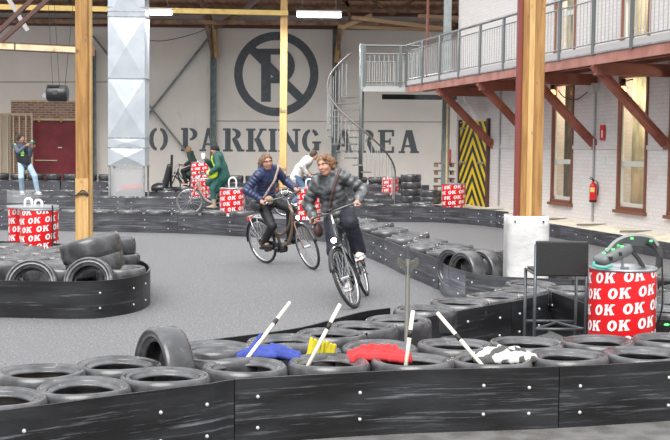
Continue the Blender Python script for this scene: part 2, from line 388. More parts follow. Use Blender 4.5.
# diagonal cleats / pale braces under the roof
def px_beam(name, a, b, Ya, Yb, w, m, label, cat, group=None, h=None):
    return tthing(name, [(D(*a, Ya), D(*b, Yb), w, h or w)], m, label, cat, group)
px_beam('roof_brace', (450, 29.5), (352, 17.5), 38.2, 38.2, .12, M_cleat, 'pale timber roof brace, upper of two above the landing', 'roof brace', 'pale roof braces')
px_beam('roof_brace', (452, 30.5), (338, 26.5), 38.6, 38.6, .11, M_cleat, 'pale timber roof brace, lower of two above the landing', 'roof brace', 'pale roof braces')
px_beam('roof_brace', (342, 28), (372, 15), 38.4, 38.4, .13, M_cleat, 'short pale roof brace rising right beside the bright lamp', 'roof brace', 'pale roof braces')
px_beam('roof_brace', (215, 27), (240, 14), 42.6, 42, .16, M_beamd, 'brown roof strut rising right from the top of the wall post', 'roof brace')
px_beam('roof_brace', (240, 14), (262, -6), 42, 40, .14, mat('grey brace', (.3, .27, .25), .7), 'grey brown roof strut near the top edge left of the pillar', 'roof brace')
for k, (a, b) in enumerate((((368, -4), (392, 14)), ((392, 14), (420, -4)), ((346, -4), (350, 20)), ((355, 12), (340, -3)))):
    px_beam('truss_web', a, b, 40.5, 40.5, .11, M_beamd, 'dark web member of the roof truss, ' + ('falling right', 'rising right', 'near upright', 'short one beside the upright')[k], 'truss web', 'dark truss web members')
px_beam('roof_beam', (0, 21), (455, 24), 40, 40, .14, M_beamd, 'long dark beam running left to right under the roof', 'roof beam')
px_beam('roof_beam', (300, 10), (455, 12), 39.6, 39.6, .10, M_beamd, 'dark steel rail running right from the bright lamp', 'roof beam')
px_beam('roof_beam', (418, 16), (458, 18), 38, 38, .12, M_cleat, 'short pale roof beam at the left edge of the brick building', 'roof beam')
# fluorescent lamps
for k, (x0, x1, y0, y1) in enumerate(((129, 172, 12.3, 12.8), (297, 341, 14.8, 15.6))):
    a, b = D(x0, y0, 34.3), D(x1, y1, 34.3)
    e = empty('fluorescent_lamp', (a + b) / 2, 0, ('bright tube lamp under the roof, partly behind the white duct', 'bright tube lamp under the roof above the ring symbol')[k], 'lamp', 'tube lamps under the roof')
    L = (b - a).length; bm = B(); box(bm, (0, 0, .09), (L + .04, .2, .06), bev=.01); obj('housing', bm, M_whitewrap, e)
    bm = B(); box(bm, (0, 0, 0), (L, .15, .13), bev=.03); obj('diffuser', bm, mat('lit tube', (1, 1, 1), .5, emit=(.93, .97, 1), estr=9), e)
    for sx in (-.5, .5):
        bm = B(); tube(bm, [(sx, 0, .1), (sx, 0, 2.0)], .008, 6); obj('hanger', bm, M_dsteel, e)
# wall posts and braces --------------------------------------------------
for k, (x, y0, y1, w) in enumerate(((213.5, 27, 190, .19), (335.5, 28, 192, .19), (93.5, 50, 190, .13))):
    a = D(x, y0, WY - .25); b = V((a.x, a.y, 0)); bm = B()
    for dx in (-w / 2, w / 2): beam(bm, a + V((dx, 0, 0)), b + V((dx, 0, 0)), .03, .2)
    beam(bm, a + V((0, .05, 0)), b + V((0, .05, 0)), w, .03)
    o = obj('wall_post', bm, M_teal); tag(o, ('grey green steel post on the back wall left of the ring symbol', 'grey green steel post on the back wall behind the spiral stair', 'thin grey green post on the back wall beside the white duct')[k], 'post', 'steel wall posts')
for k, (a, b) in enumerate((((209, 37), (142, 122)), ((93, 36), (190, 156)))):
    px_beam('wall_brace', a, b, WY - .12 - k * .1, WY - .12 - k * .1, .16, M_teal, ('grey steel brace falling left across the back wall', 'grey steel brace falling right behind the white duct')[k], 'brace', 'crossed wall braces', h=.06)
px_beam('knee_brace', (214, 24), (216.5, 57), 42.9, 43.4, .13, M_woodpale, 'pale timber knee brace on the wall post left of the ring symbol', 'knee brace')
px_beam('knee_brace', (341, 26), (336, 62), 42.9, 43.4, .14, M_woodpale, 'brown timber knee brace on the post behind the spiral stair', 'knee brace')
bm = B(); tube(bm, spline([D(150, 40.5, 43.8), D(165, 40.6, 43.8), D(190, 35, 43.8), D(209, 28, 43.8)]), .012, 5)
tag(obj('cable', bm, M_black), 'thin dark cable sagging across the back wall beside the white duct', 'cable')
# timber pillars -----------------------------------------------------------
def pillar(px_base, Y, w, label, knots=(), extra=None, top=8, m=M_wood):
    p = D(px_base, 200, Y); e = empty('timber_pillar', (p.x, p.y, 0), 0, label, 'pillar', 'timber pillars')
    bm = B(); box(bm, (0, 0, top / 2), (w, w, top), bev=.008); obj('post', bm, m, e)
    for k, z in enumerate(knots):
        bm = B(); box(bm, (0, -w / 2 - .006, z), (w * .9, .012, .09)); obj('steel_strap', bm, M_beamd, e)
        for s in (-.3, .3): bm = B(); ball(bm, (w * s, -w / 2 - .014, z), .014, seg=8); obj('bolt', bm, M_steel, e)
    return e
pr = pillar(83.2, 18.5, .195, 'left foreground timber pillar behind the tyre island', (6.0,))
bm = B(); box(bm, (.118, .04, 4), (.04, .10, 8)); obj('side_board', bm, M_woodpale, pr)
bm = B(); box(bm, (0, 0, .75), (.205, .205, 1.0)); obj('worn_foot', bm, M_woodpale, pr)
for i, z in enumerate((.98, 1.0, 1.04)):
    bm = B(); tube(bm, spline([(-.20 - .03 * i, -.13, z), (-.1, -.135, z - .03 * i), (.02, -.13, z + .02), (.12, -.13, z - .01 - .02 * i)]), .009, 5); obj('wire_tie', bm, M_black, pr)
pillar(282.8, 36, .22, 'slender yellow timber pillar in front of the ring symbol', (5.95, 2.9, 1.1), m=M_woodpale)
px_beam('timber_beam', (-12, 6.7), (288, 13.2), 34.6, 35.85, .13, M_yellow, 'long yellow timber beam near the roof joining the slender pillar', 'beam', h=.15)
a, b = D(-12, 45.5, 19.4), D(92, 50.5, 19.4)
e = empty('crane_beam', a, 0, 'cream horizontal steel beam bolted behind the left timber pillar', 'beam'); bb = b - a
bm = B(); beam(bm, (0, 0, 0), bb, .11, .10); obj('web', bm, M_cream, e)
for z in (-.06, .06): bm = B(); beam(bm, (0, 0, z), bb + V((0, 0, z)), .13, .014); obj('flange', bm, M_brown, e)
bm = B(); box(bm, bb, (.05, .2, .17)); obj('end_plate', bm, mat('rusty plate', (.3, .14, .05), .7), e)
bm = B(); beam(bm, bb * .26, bb * .272, .13, .12); obj('splice_plate', bm, M_brown, e)
for k, (a, b) in enumerate((((-8, 38), (40, -8)), ((-2, 44), (56, -8)))):
    px_beam('steel_brace', a, b, 20, 20, .07, M_brown, ('dark brown diagonal steel brace at the top left, upper of the pair', 'dark brown diagonal steel brace at the top left, lower of the pair')[k], 'steel brace', 'brown diagonal braces')
px_beam('steel_brace', (2, -12), (28, 31), 30, 30, .10, mat('pale grey steel', (.36, .34, .33), .6), 'pale grey steel brace falling right at the top left corner', 'steel brace')
# white wrapped pillar at the right ----------------------------------------
p = D(529.5, 200, 13.2); e = empty('timber_pillar', (p.x, p.y, 0), 0, 'thick timber pillar with a red steel rail and white wrapped base', 'pillar', 'timber pillars')
bm = B(); box(bm, (0, 0, 2.1), (.245, .24, 4.2), bev=.008); obj('post', bm, M_wood, e)
bm = B(); box(bm, (-.15, 0, 2.1), (.05, .12, 4.2)); obj('red_rail', bm, mat('oxide red rail', (.20, .04, .03), .5), e)
bm = B(); box(bm, (-.03, -.13, 2.3), (.06, .03, 3.8)); obj('side_board', bm, M_woodpale, e)
bm = B(); vs = []
rg = []
for j in range(9):
    z = .1 + j * .93 / 8; ring = []
    for i in range(48):
        a = 2 * PI * i / 48; r = .24; sq = (abs(math.cos(a)) ** 6 + abs(math.sin(a)) ** 6) ** (-1 / 6)
        rr = r * sq + .006 * noise.noise(V((math.cos(a) * 3, math.sin(a) * 3, z * 4)))
        ring.append(bm.verts.new((-.03 + rr * math.cos(a), rr * math.sin(a), z)))
    rg.append(ring)
for A_, C_ in zip(rg, rg[1:]):
    for i in range(48): bm.faces.new((A_[i], A_[(i + 1) % 48], C_[(i + 1) % 48], C_[i]))
o = obj('white_wrap', bm, M_whitewrap, e, True); md = o.modifiers.new('s', 'SOLIDIFY'); md.thickness = .02
for x in (-.2, .12): bm = B(); box(bm, (x, -.25, .97), (.02, .01, .02)); obj('staple', bm, M_black, e)
# duct ---------------------------------------------------------------------
zt = lambda y: 1.78 + (145.9 - y) / 1150 * 33
x0, x1 = D(108, 100, 33).x, D(144.8, 100, 33).x; dc = (x0 + x1) / 2; dw = x1 - x0
M_duct = mat('white sheet steel', (.50, .54, .58), .38, .35, col2=(.43, .47, .51), nscale=2)
e = empty('air_duct', (dc, 33.4, 0), 0, 'tall white sheet metal air duct with crossed panels on a frame', 'air duct')
ys = [-40, 18, 79, 138, 148, 166]
for ya, yb in zip(ys, ys[1:]):
    z1, z0 = zt(ya), zt(yb); bm = B(); hw, hd = dw / 2, .4; dep = .07 if yb - ya > 15 else .02
    for nx, ny, hx in ((0, -1, hw), (1, 0, hd), (-1, 0, hd), (0, 1, hw)):
        tx, ty = -ny, nx; hn = hd if ny else hw
        dp_ = dep if ny else 0; c = bm.verts.new((nx * (hn + dp_), ny * (hn + dp_), (z0 + z1) / 2))
        cs = [bm.verts.new((nx * hn + tx * hx * s, ny * hn + ty * hx * s, z)) for s, z in ((-1, z0), (1, z0), (1, z1), (-1, z1))]
        for i in range(4): bm.faces.new((cs[i], cs[(i + 1) % 4], c))
    bmesh.ops.recalc_face_normals(bm, faces=bm.faces[:]); obj('duct_panel', bm, M_duct, e)
for y in (9, 13, 18, 79, 138, 148, 166):
    bm = B(); box(bm, (0, 0, zt(y)), (dw + .04, .84, .03)); obj('flange', bm, M_steel, e)
for sx in (-1, 1):
    for sy in (-1, 1):
        bm = B(); box(bm, (sx * (dw / 2 - .03), sy * .37, zt(166) / 2), (.05, .05, zt(166))); obj('leg', bm, M_steel, e)
bm = B(); box(bm, (0, -.36, .70), (dw - .12, .01, .85)); obj('plastic_sheet', bm, mat('cloudy plastic sheet', (.45, .46, .47), .3, alpha=.5), e)
# red door, brick panel, battens on the left ---------------------------------
def rect_on(name, x0, x1, y0, y1, Y, th, m, parent=None, kind='structure'):
    a, b = D(x0, y0, Y), D(x1, y1, Y); bm = B(); box(bm, ((a.x + b.x) / 2, Y + th / 2, (a.z + b.z) / 2), (abs(b.x - a.x), th, abs(a.z - b.z)))
    return obj(name, bm, m, parent, kind=kind if not parent else None)
m = mat('old brown brick', (.2, .1, .07), .9); brick(m, (.42, .25, .18), (.55, .45, .38), 1, .28, .09, .012, .5, 'Object', (.26, .14, .10))
nt = m.node_tree; br = [n for n in nt.nodes if n.type == 'TEX_BRICK'][0]; tc = nt.nodes.new('ShaderNodeTexCoord'); mp = nt.nodes.new('ShaderNodeMapping'); mp.inputs['Rotation'].default_value = (PI / 2, 0, 0)
nt.links.new(tc.outputs['Object'], mp.inputs[0]); nt.links.new(mp.outputs[0], br.inputs['Vector'])
rect_on('trim_5', 11, 84, 100.5, 215, WY - .06, .06, m)
rect_on('trim_6', 11, 84, 100.0, 102.5, WY - .1, .1, M_cream)
M_door = mat('maroon door paint', (.16, .012, .02), .5, col2=(.22, .02, .03), nscale=2)
dr = rect_on('door_1', 33, 77.5, 121, 196, WY - .14, .08, M_door)
rect_on('rail', 32, 78, 118.5, 120.5, WY - .3, .06, M_cream, dr)
for x in (38, 60): rect_on('roller_hanger', x, x + 2, 116, 122, WY - .34, .05, M_woodpale, dr)
rect_on('handle_bar', 35, 57, 159.8, 161, WY - .2, .06, M_cream, dr)
rect_on('latch', 58, 62, 147, 148, WY - .18, .04, M_chrome, dr)
e = empty('batten_screen', (D(15, 200, WY).x, WY - .5, 0), 0, 'pale timber batten screen beside the maroon door', 'screen')
def child_at(o, parent):
    o.parent = parent; o.matrix_parent_inverse = Matrix.Translation(-parent.location); return o
for x in (0.5, 7.5, 13.5, 19.5, 26, 32): child_at(rect_on('batten', x - .9, x + .9, 114, 199, WY - .55, .08, mat('pale batten', (.60, .50, .36), .6), e), e)
child_at(rect_on('top_rail', -2, 33, 113, 115.5, WY - .5, .08, mat('pale batten', (.6, .5, .36)), e), e)
child_at(rect_on('backing_sheet', -2, 11, 114, 196, WY - .42, .03, mat('backing sheet', (.55, .48, .38), .7), e), e)
# hanging heater box
p = D(57.5, 93.5, 30); e = empty('hanging_heater', p, 0, 'black heater box hanging on cables left of the timber pillar', 'heater')
bm = B(); lathe(bm, [(0, -.26), (.19, -.26), (.21, -.22), (.21, .22), (.19, .26), (0, .26)], 20, 'x'); obj('drum', bm, M_bplast, e, True)
bm = B(); box(bm, (-.08, 0, .19), (.3, .34, .06), bev=.01); obj('top_box', bm, M_bplast, e)
bm = B(); box(bm, (-.02, -.2, .02), (.12, .04, .12), bev=.01); obj('plate', bm, mat('dim plate', (.05, .055, .05), .5), e)
bm = B(); box(bm, (-.32, 0, -.06), (.1, .14, .1)); obj('vent', bm, M_steel, e)
for dx, tx in ((-.12, -.35), (.05, -.2), (.2, .45)): bm = B(); tube(bm, [(dx, 0, .2), (tx, .3, 3.4)], .007, 5); obj('cable', bm, M_black, e)
# ------------------------------------------------------------------ RIGHT BUILDING
M_wbrick = mat('white painted brick', (.66, .63, .61), .75); brick(M_wbrick, (.70, .66, .645), (.60, .565, .55), 1, .22, .075, .008, .5, 'UV', (.66, .62, .60))
mixin(M_wbrick, (.52, .36, .32), noisefac(M_wbrick, .7, .58, .9, (1, 1.6, 1), 'UV')); mixin(M_wbrick, (.42, .42, .42), noisefac(M_wbrick, 4, .66, .8, (1, .6, 1), 'UV'))
M_winfr = mat('brown window frame', (.20, .075, .045), .5); M_sash = mat('pale sash paint', (.62, .62, .56), .5)
wins = [(6.6, 7.67), (3.44, 4.58), (1.1, 2.65), (-2.2, -1.0)]
zs = [(.65, 3.22), (3.8, 6.1)]
T0, T1, ZT, TH_ = -6.0, 14.0, 7.5, .28
ts = sorted([T0, T1] + [a for w in wins for a in w]); zz = [0] + [a for w in zs for a in w] + [ZT]
bm = B(); uv = bm.loops.layers.uv.new('UVMap')
def hole(t, z): return any(a < t < b for a, b in wins) and any(a < z < b for a, b in zs)
def wface(pts):
    f = bm.faces.new([bm.verts.new(W(*p)) for p in pts])
    for l, p in zip(f.loops, pts): l[uv].uv = (p[0] + p[1], p[2])
for ta, tb in zip(ts, ts[1:]):
    for za, zb in zip(zz, zz[1:]):
        tm, zm = (ta + tb) / 2, (za + zb) / 2
        if hole(tm, zm):
            wface([(ta, 0, za), (tb, 0, za), (tb, TH_, za), (ta, TH_, za)]); wface([(ta, TH_, zb), (tb, TH_, zb), (tb, 0, zb), (ta, 0, zb)])
            wface([(ta, TH_, za), (ta, TH_, zb), (ta, 0, zb), (ta, 0, za)]); wface([(tb, 0, za), (tb, 0, zb), (tb, TH_, zb), (tb, TH_, za)])
        else:
            wface([(ta, 0, za), (ta, 0, zb), (tb, 0, zb), (tb, 0, za)]); wface([(ta, TH_, za), (tb, TH_, za), (tb, TH_, zb), (ta, TH_, zb)])
wface([(T1, 0, 0), (T1, 0, ZT), (T1, TH_, ZT), (T1, TH_, 0)])
obj('wall_right', bm, M_wbrick, kind='structure')
# end wall of the building, inner rooms
m_in = mat('inner room', (.85, .72, .48), .8, col2=(.25, .26, .18), nscale=1.6, lo=.4, hi=.6, stretch=(1, 1, .5))
def wbox(name, t0, t1, o0, o1, z0, z1, m, parent=None, kind=None, bev=0):
    bm = B(); R = Matrix((WN, WU, V((0, 0, 1)))).transposed()
    c = W((t0 + t1) / 2, (o0 + o1) / 2, (z0 + z1) / 2)
    if parent is not None: c = c - parent.location
    box(bm, c, (abs(o1 - o0), abs(t1 - t0), abs(z1 - z0)), R, bev); return obj(name, bm, m, parent, kind=kind)
wbox('wall_building_end', T1 - .3, T1, .28, 9, 0, ZT, M_wbrick, kind='structure')
wbox('wall_inner', T0, T1 - .3, 1.7, 1.8, 0, ZT, m_in, kind='structure')
wbox('floor_inner', T0, T1 - .3, .28, 1.7, 3.45, 3.65, m_in, kind='structure')
for k_, (ta, tb) in enumerate(((-1.0, 1.1), (2.65, 3.44), (4.58, 6.6), (7.67, 11.4))): wbox(f'trim_{7 + 20 * k_}', ta, tb, -.025, 0, 1.80, 1.88, M_wbrick, kind='structure')
M_lower = mat('pale lower wall', (.71, .69, .68), .75)
n = 0
for wi, (a, b) in enumerate(wins):
    for zi, (z0, z1) in enumerate(zs):
        n += 1; c = W((a + b) / 2, .05, 0); e = empty(f'window_{n}', c, kind='structure')
        fw = .065
        for nm, q in (('window_frame', (a, a + fw, z0, z1)), ('window_frame', (b - fw, b, z0, z1)), ('window_frame', (a, b, z0, z0 + fw)), ('window_frame', (a, b, z1 - fw, z1))):
            wbox(nm, q[0], q[1], -.03, .1, q[2], q[3], M_winfr, e)
        wbox('window_sill', a - .04, b + .04, -.08, .02, z0 - .06, z0, M_winfr, e)
        zm = z0 + .88
        for q in ((a + fw, a + fw + .06, z0 + fw, z1 - fw), (b - fw - .06, b - fw, z0 + fw, z1 - fw), (a + fw, b - fw, z0 + fw, z0 + fw + .07), (a + fw, b - fw, zm - .05, zm + .05)):
            wbox('sash', q[0], q[1], .03, .08, q[2], q[3], M_sash, e)
        wbox('pane', a + fw, b - fw, .05, .06, z0 + fw, z1 - fw, M_glass, e)
e = wbox('room_bench', 6.7, 7.5, .45, .85, .3, .95, mat('red cloth', (.4, .06, .05), .7)); tag(e, 'red seat inside the brick building behind the left window', 'bench')
# kerb with sloped ledge
M_ledge = mat('cream concrete ledge', (.74, .70, .58), .8, col2=(.62, .58, .46), nscale=3)
bm = B(); uv = bm.loops.layers.uv.new('UVMap')
for (o0, z0), (o1, z1) in (((-.68, .27), (-.62, .27)), ((-.62, .27), (0, .33))):
    f = bm.faces.new([bm.verts.new(W(*p)) for p in ((T0, o0, z0), (T0, o1, z1), (T1, o1, z1), (T1, o0, z0))])
bmesh.ops.recalc_face_normals(bm, faces=bm.faces[:]); o = obj('trim_8', bm, M_ledge, kind='structure'); 
md = o.modifiers.new('s', 'SOLIDIFY'); md.thickness = .05
for k, t in enumerate((-4, -2.2, -.4, 1.4, 3.2, 5.0, 6.8, 8.6, 10.4)):
    wbox(f'trim_{9 + k}', t, t + .03, -.62, 0, .30, .34, mat('dark joint', (.2, .18, .15)), kind='structure')
# balcony -------------------------------------------------------------------
ED = -1.45                                                      # outer edge offset from the wall
E0 = W(2.75, ED, 0)
bal = empty('balcony', W(5, ED / 2, 0), 0, 'long steel balcony on red brackets along the white brick building', 'balcony')
TE = 13.95
wbox('deck', -4, TE, ED + .06, 0, 3.42, 3.47, M_dsteel, bal)
wbox('fascia_beam', -4, TE, ED, ED + .05, 3.26, 3.44, M_fascia, bal)
wbox('fascia_top_angle', -4, TE, ED - .02, ED + .03, 3.44, 3.47, M_steel, bal)
wbox('inner_joist', -4, TE, -.5, -.42, 3.3, 3.42, M_redox, bal); wbox('inner_joist', -4, TE, -1.0, -.92, 3.3, 3.42, M_redox, bal)
for k, t in enumerate((11.3, 8.46, 5.6, 2.75, -.1)):
    wbox('cross_beam', t - .06, t + .06, ED + .03, .0, 3.08, 3.30, M_redox, bal)
    bm = B(); a, b = W(t, ED + .02, 3.28), W(t, -.02, 1.92); c = bal.location; d = (b - a).normalized(); nn = d.cross(WU)
    beam(bm, a - c, b - c, .12, .03, WU); beam(bm, a - c + nn * .06, b - c + nn * .06, .02, .1, WU); beam(bm, a - c - nn * .05, b - c - nn * .05, .12, .02, WU); obj('diagonal_bracket', bm, M_redox, bal)
    wbox('wall_plate', t - .09, t + .09, -.03, 0, 1.8, 2.0, M_redox, bal)
R1 = 4.53
def rod(a, b, r=.018, m=M_bal, nm='baluster', par=None):
    par = par or bal; bm = B(); tube(bm, [a - par.location, b - par.location], r, 6); return obj(nm, bm, m, par)
rod(W(-4, ED, R1), W(TE, ED, R1), .03, M_steel, 'handrail'); rod(W(-4, ED, R1 - .16), W(TE, ED, R1 - .16), .014, M_steel, 'upper_rail'); rod(W(-4, ED, 3.62), W(TE, ED, 3.62), .014, M_steel, 'lower_rail')
wbox('toe_board', -4, TE, ED - .01, ED + .01, 3.47, 3.58, mat('mesh toe board', (.5, .48, .47), .6, .3), bal)
t = TE
while t > -4:
    wbox('railing_post', t - .045, t + .045, ED - .03, ED + .01, 3.42, R1, M_rail, bal, bev=.004); t -= 1.4
t = TE - .14; k = 0
while t > -2.4 and k < 100:
    if abs(((TE - t) / 1.4) - round((TE - t) / 1.4)) > .03: rod(W(t, ED, 3.62), W(t, ED, R1 - .16), .009); k += 1
    t -= .14
# end edge of balcony at the stair and its dark under beam
EDGE = W(TE, ED, 0)
# landing to the left: from the balcony end to the stair pole
SC = V((D(361, 150, 32).x, 32.0, 0)); LZ = 3.42
ld = empty('stair_landing', (1.3, 32, 0), 0, 'grey railed landing between the spiral stair and the balcony', 'landing')
lx0, lx1, ly0, ly1 = SC.x, EDGE.x + .35, 31.15, 32.9
def lbox(nm, c, s, m, par=ld): bm = B(); box(bm, V(c) - par.location, s); return obj(nm, bm, m, par)
lbox('deck', ((lx0 + lx1) / 2, (ly0 + ly1) / 2, LZ), (lx1 - lx0, ly1 - ly0, .05), M_bal)
lbox('edge_beam', ((lx0 + lx1) / 2, ly0, LZ - .05), (lx1 - lx0, .04, .14), M_bal)
lbox('under_beam', ((lx0 + lx1) / 2 + .9, ly1, LZ - .18), (lx1 - lx0 + .6, .1, .14), M_black)
for y, zt_ in ((ly0, 4.53), (ly1, 4.45)):
    rod(V((lx0, y, zt_)), V((lx1, y, zt_)), .028, M_rail, 'handrail', ld); rod(V((lx0, y, zt_ - .22)), V((lx1, y, zt_ - .22)), .016, M_rail, 'upper_rail', ld); rod(V((lx0, y, LZ + .14)), V((lx1, y, LZ + .14)), .016, M_rail, 'lower_rail', ld)
    for i in range(12): x = lx0 + (lx1 - lx0) * (i + .5) / 12; rod(V((x, y, LZ + .14)), V((x, y, zt_ - .22)), .009, M_bal, 'baluster', ld)
    for x in (lx0 + .05, (lx0 + lx1) / 2 + .25, lx1): lbox('railing_post', (x, y, (LZ + zt_) / 2), (.07, .05, zt_ - LZ), M_rail)
# spiral stair
st = empty('spiral_staircase', SC, 0, 'grey spiral staircase with open treads in front of the back wall', 'staircase')
bm = B(); tube(bm, [(0, 0, 0), (0, 0, 4.65)], .065, 14); obj('centre_pole', bm, M_rail, st, True)
NS = 17; RS = .95; rl = []
for i in range(NS):
    a0 = -2 * PI * 250 / 360 * i / NS; a1 = a0 - 2 * PI * 250 / 360 / NS * 1.15; z = LZ * (i + 1) / (NS + 1)
    bm = B(); q = []
    for zz_ in (z, z - .035):
        q.append([bm.verts.new((.06 * math.cos(a0), .06 * math.sin(a0), zz_)), bm.verts.new((RS * math.cos(a0), RS * math.sin(a0), zz_)), bm.verts.new((RS * math.cos((a0 + a1) / 2), RS * math.sin((a0 + a1) / 2), zz_)), bm.verts.new((RS * math.cos(a1), RS * math.sin(a1), zz_)), bm.verts.new((.06 * math.cos(a1), .06 * math.sin(a1), zz_))])
    bm.faces.new(q[0]); bm.faces.new(q[1][::-1])
    for j in range(5): bm.faces.new((q[0][j], q[1][j], q[1][(j + 1) % 5], q[0][(j + 1) % 5]))
    bmesh.ops.recalc_face_normals(bm, faces=bm.faces[:]); obj('tread', bm, mat('dusty tread steel', (.22, .2, .19), .5, .4), st)
    am = (a0 + a1) / 2
    for aa in (a0, am):
        rod(SC + V((RS * math.cos(aa), RS * math.sin(aa), z)), SC + V((RS * math.cos(aa), RS * math.sin(aa), z + .93)), .010, M_bal, 'baluster', st)
for k in range(50):
    f = k / 49; a = -2 * PI * 252 / 360 * f; rl.append((RS * math.cos(a), RS * math.sin(a), LZ * f + .95 + .1))
bm = B(); tube(bm, rl, .026, 8); obj('handrail', bm, mat('brown grey handrail', (.18, .15, .14), .45, .3), st, True)
bm = B(); tube(bm, [(RS, 0, 0), (RS, 0, 1.05)], .03, 8); obj('newel_post', bm, mat('brown grey handrail', (.2, .2, .2)), st, True)
# corner column, chevron door, conduits
px_c = W(13.9, -.2, 0)
bm = B(); box(bm, px_c + V((-.12, .25, 3.7)), (.2, .2, 7.4)); tag(obj('corner_column', bm, M_teal), 'grey green steel column at the corner beside the striped door', 'column')
rod_t = lambda: 0
bm = B(); p = W(13.2, -1.5, 0); tube(bm, [(p.x + .35, p.y, 3.5), (p.x + .35, p.y, 7.2)], .035, 8); tag(obj('red_pipe', bm, mat('dark red pipe', (.15, .045, .035), .5)), 'dark red vertical pipe above the landing beside the brick corner', 'pipe')
bm = B(); p = W(13.75, -.35, 0); tube(bm, [(p.x, p.y, 0), (p.x, p.y, 3.3)], .035, 8); tag(obj('cream_pipe', bm, M_cream), 'thin cream vertical pipe left of the striped door', 'pipe')
cd = empty('door_2', W(12.6, 0, 0), kind='structure')
wbox('door_leaf', 11.55, 13.55, -.06, -.0, .2, 2.5, mat('chevron yellow', (.80, .56, .01), .5), cd)
bm = B(); ho = .5 * (13.55 - 11.55); tc_ = 12.55; c = cd.location
def clip_poly(poly, lo_, hi_, ax):
    for s, lim in ((1, hi_), (-1, -lo_)):
        out = []
        for i in range(len(poly)):
            a, b = poly[i], poly[(i + 1) % len(poly)]; da, db = lim - s * a[ax], lim - s * b[ax]
            if da >= 0: out.append(a)
            if (da >= 0) != (db >= 0): f = da / (da - db); out.append((a[0] + (b[0] - a[0]) * f, a[1] + (b[1] - a[1]) * f))
        poly = out
        if not poly: return []
    return poly
for side in (-1, 1):
    z = -.8
    while z < 2.7:
        poly = clip_poly([(0, z + 1.0), (side * ho, z), (side * ho, z + .19), (0, z + 1.19)], .22, 2.48, 1)
        if len(poly) > 2: bm.faces.new([bm.verts.new(W(tc_ + x, -.065, y) - c) for x, y in poly])
        z += .38
obj('chevron_stripes', bm, mat('chevron black', (.02, .025, .03), .5), cd)
wbox('door_frame', 11.45, 11.55, -.08, 0, 0, 2.55, M_brown, cd); wbox('door_frame', 13.55, 13.65, -.08, 0, 0, 2.55, M_brown, cd)
for z in (.7, 1.4, 2.3): wbox('hinge', 13.1, 13.5, -.1, -.06, z, z + .05, M_steel, cd)
wbox('handle', 11.7, 12.1, -.1, -.06, 1.4, 1.46, M_steel, cd)
for k, (t, z0, z1, lb) in enumerate(((10.75, .4, 3.3, 'thin grey vertical conduit between the striped door and the pillar'), (5.58, .35, 3.25, 'thin pale vertical conduit above the fire extinguisher'))):
    bm = B(); tube(bm, [W(t, -.03, z0), W(t, -.03, z1)], .022, 8); tag(obj('conduit', bm, M_bal), lb, 'conduit')
e = wbox('junction_box', 5.45, 5.7, -.14, 0, 2.95, 3.12, M_whitewrap, bev=.01); tag(e, 'small white junction box under the balcony between two lamps', 'junction box')
bm = B(); tube(bm, spline([W(7.2, -.1, 3.05), W(6.9, -.1, 2.9), W(6.3, -.1, 2.82), W(5.8, -.1, 2.95), W(5.6, -.08, 3.05)]), .012, 5); tag(obj('cable', bm, M_black), 'dark cable hanging from the left orange lamp under the balcony', 'cable')
for k, (x, y, t) in enumerate(((566, 90.5, 7.3), (632, 91.5, 4.1))):
    c = W(t, -.18, 3.0 if k == 0 else 2.92); e = empty('wall_lamp', c, 0, ('glowing orange bulb under the balcony by the left window', 'glowing orange bulb under the balcony by the right window')[k], 'lamp', 'orange bulbs under the balcony')
    bm = B(); ball(bm, (0, 0, 0), .062, (1, 1, 1.25)); obj('bulb', bm, mat('orange bulb', (1, .4, .1), .3, emit=(1, .25, .05), estr=14), e, True)
    bm = B(); lathe(bm, [(0, .2), (.05, .2), (.06, .07), (.04, .06)], 12); obj('socket', bm, M_black, e, True)
    bm = B(); tube(bm, [(0, 0, .15), (WN.x * .2, WN.y * .2, .2)], .014, 6); obj('bracket', bm, M_black, e)
# fire extinguisher and red sign
c = W(5.42, -.10, .74); e = empty('fire_extinguisher', c, 0, 'red fire extinguisher hanging on the white brick wall', 'fire extinguisher')
bm = B(); lathe(bm, [(0, 0), (.09, 0), (.098, .02), (.098, .47), (.08, .53), (.035, .56), (.03, .6), (0, .6)], 20); obj('cylinder', bm, mat('extinguisher red', (.62, .02, .02), .3), e, True)
bm = B(); lathe(bm, [(.1, .005), (.1, .07)], 20); obj('base_ring', bm, M_black, e)
bm = B(); box(bm, (0, 0, .62), (.05, .05, .06)); beam(bm, (0, 0, .64), (-.12, -.06, .68), .02, .02); beam(bm, (0, 0, .66), (-.10, -.05, .73), .02, .015); obj('valve', bm, M_black, e)
bm = B(); tube(bm, spline([(0, 0, .62), (.09, -.05, .6), (.12, -.06, .45), (.11, -.05, .2)]), .012, 6); obj('hose', bm, M_black, e)
bm = B()
for i in range(8):
    a0, a1 = -PI * .85 + i * .16, -PI * .85 + (i + 1) * .16
    bm.faces.new([bm.verts.new((.1 * math.cos(a), .1 * math.sin(a), z)) for a, z in ((a0, .3), (a1, .3), (a1, .43), (a0, .43))])
obj('label', bm, mat('label yellow', (.75, .6, .2), .5), e)
bm = B(); box(bm, W(5.42, -.04, 1.2), (.05, .1, .12), Matrix((WN, WU, V((0, 0, 1)))).transposed()); o = obj('wall_hook', bm, M_black); o.parent = e; o.matrix_parent_inverse = Matrix.Translation(-c); e.scale = (.72, .72, .70)
e = empty('fire_sign', W(5.2, -.03, 2.13), 0, 'small red safety sign on the wall above the extinguisher', 'sign')
wbox('plate', 5.12, 5.32, -.035, -.02, 1.98, 2.28, mat('sign red', (.6, .02, .02), .4), e)
wbox('pictogram', 5.19, 5.25, -.038, -.034, 2.03, 2.18, M_white, e)
e = wbox('safety_sticker', 5.1, 5.24, -.01, 0, 1.5, 1.64, mat('pale sticker', (.55, .68, .55), .5)); tag(e, 'small pale round-cornered sticker beside the conduit', 'sticker')
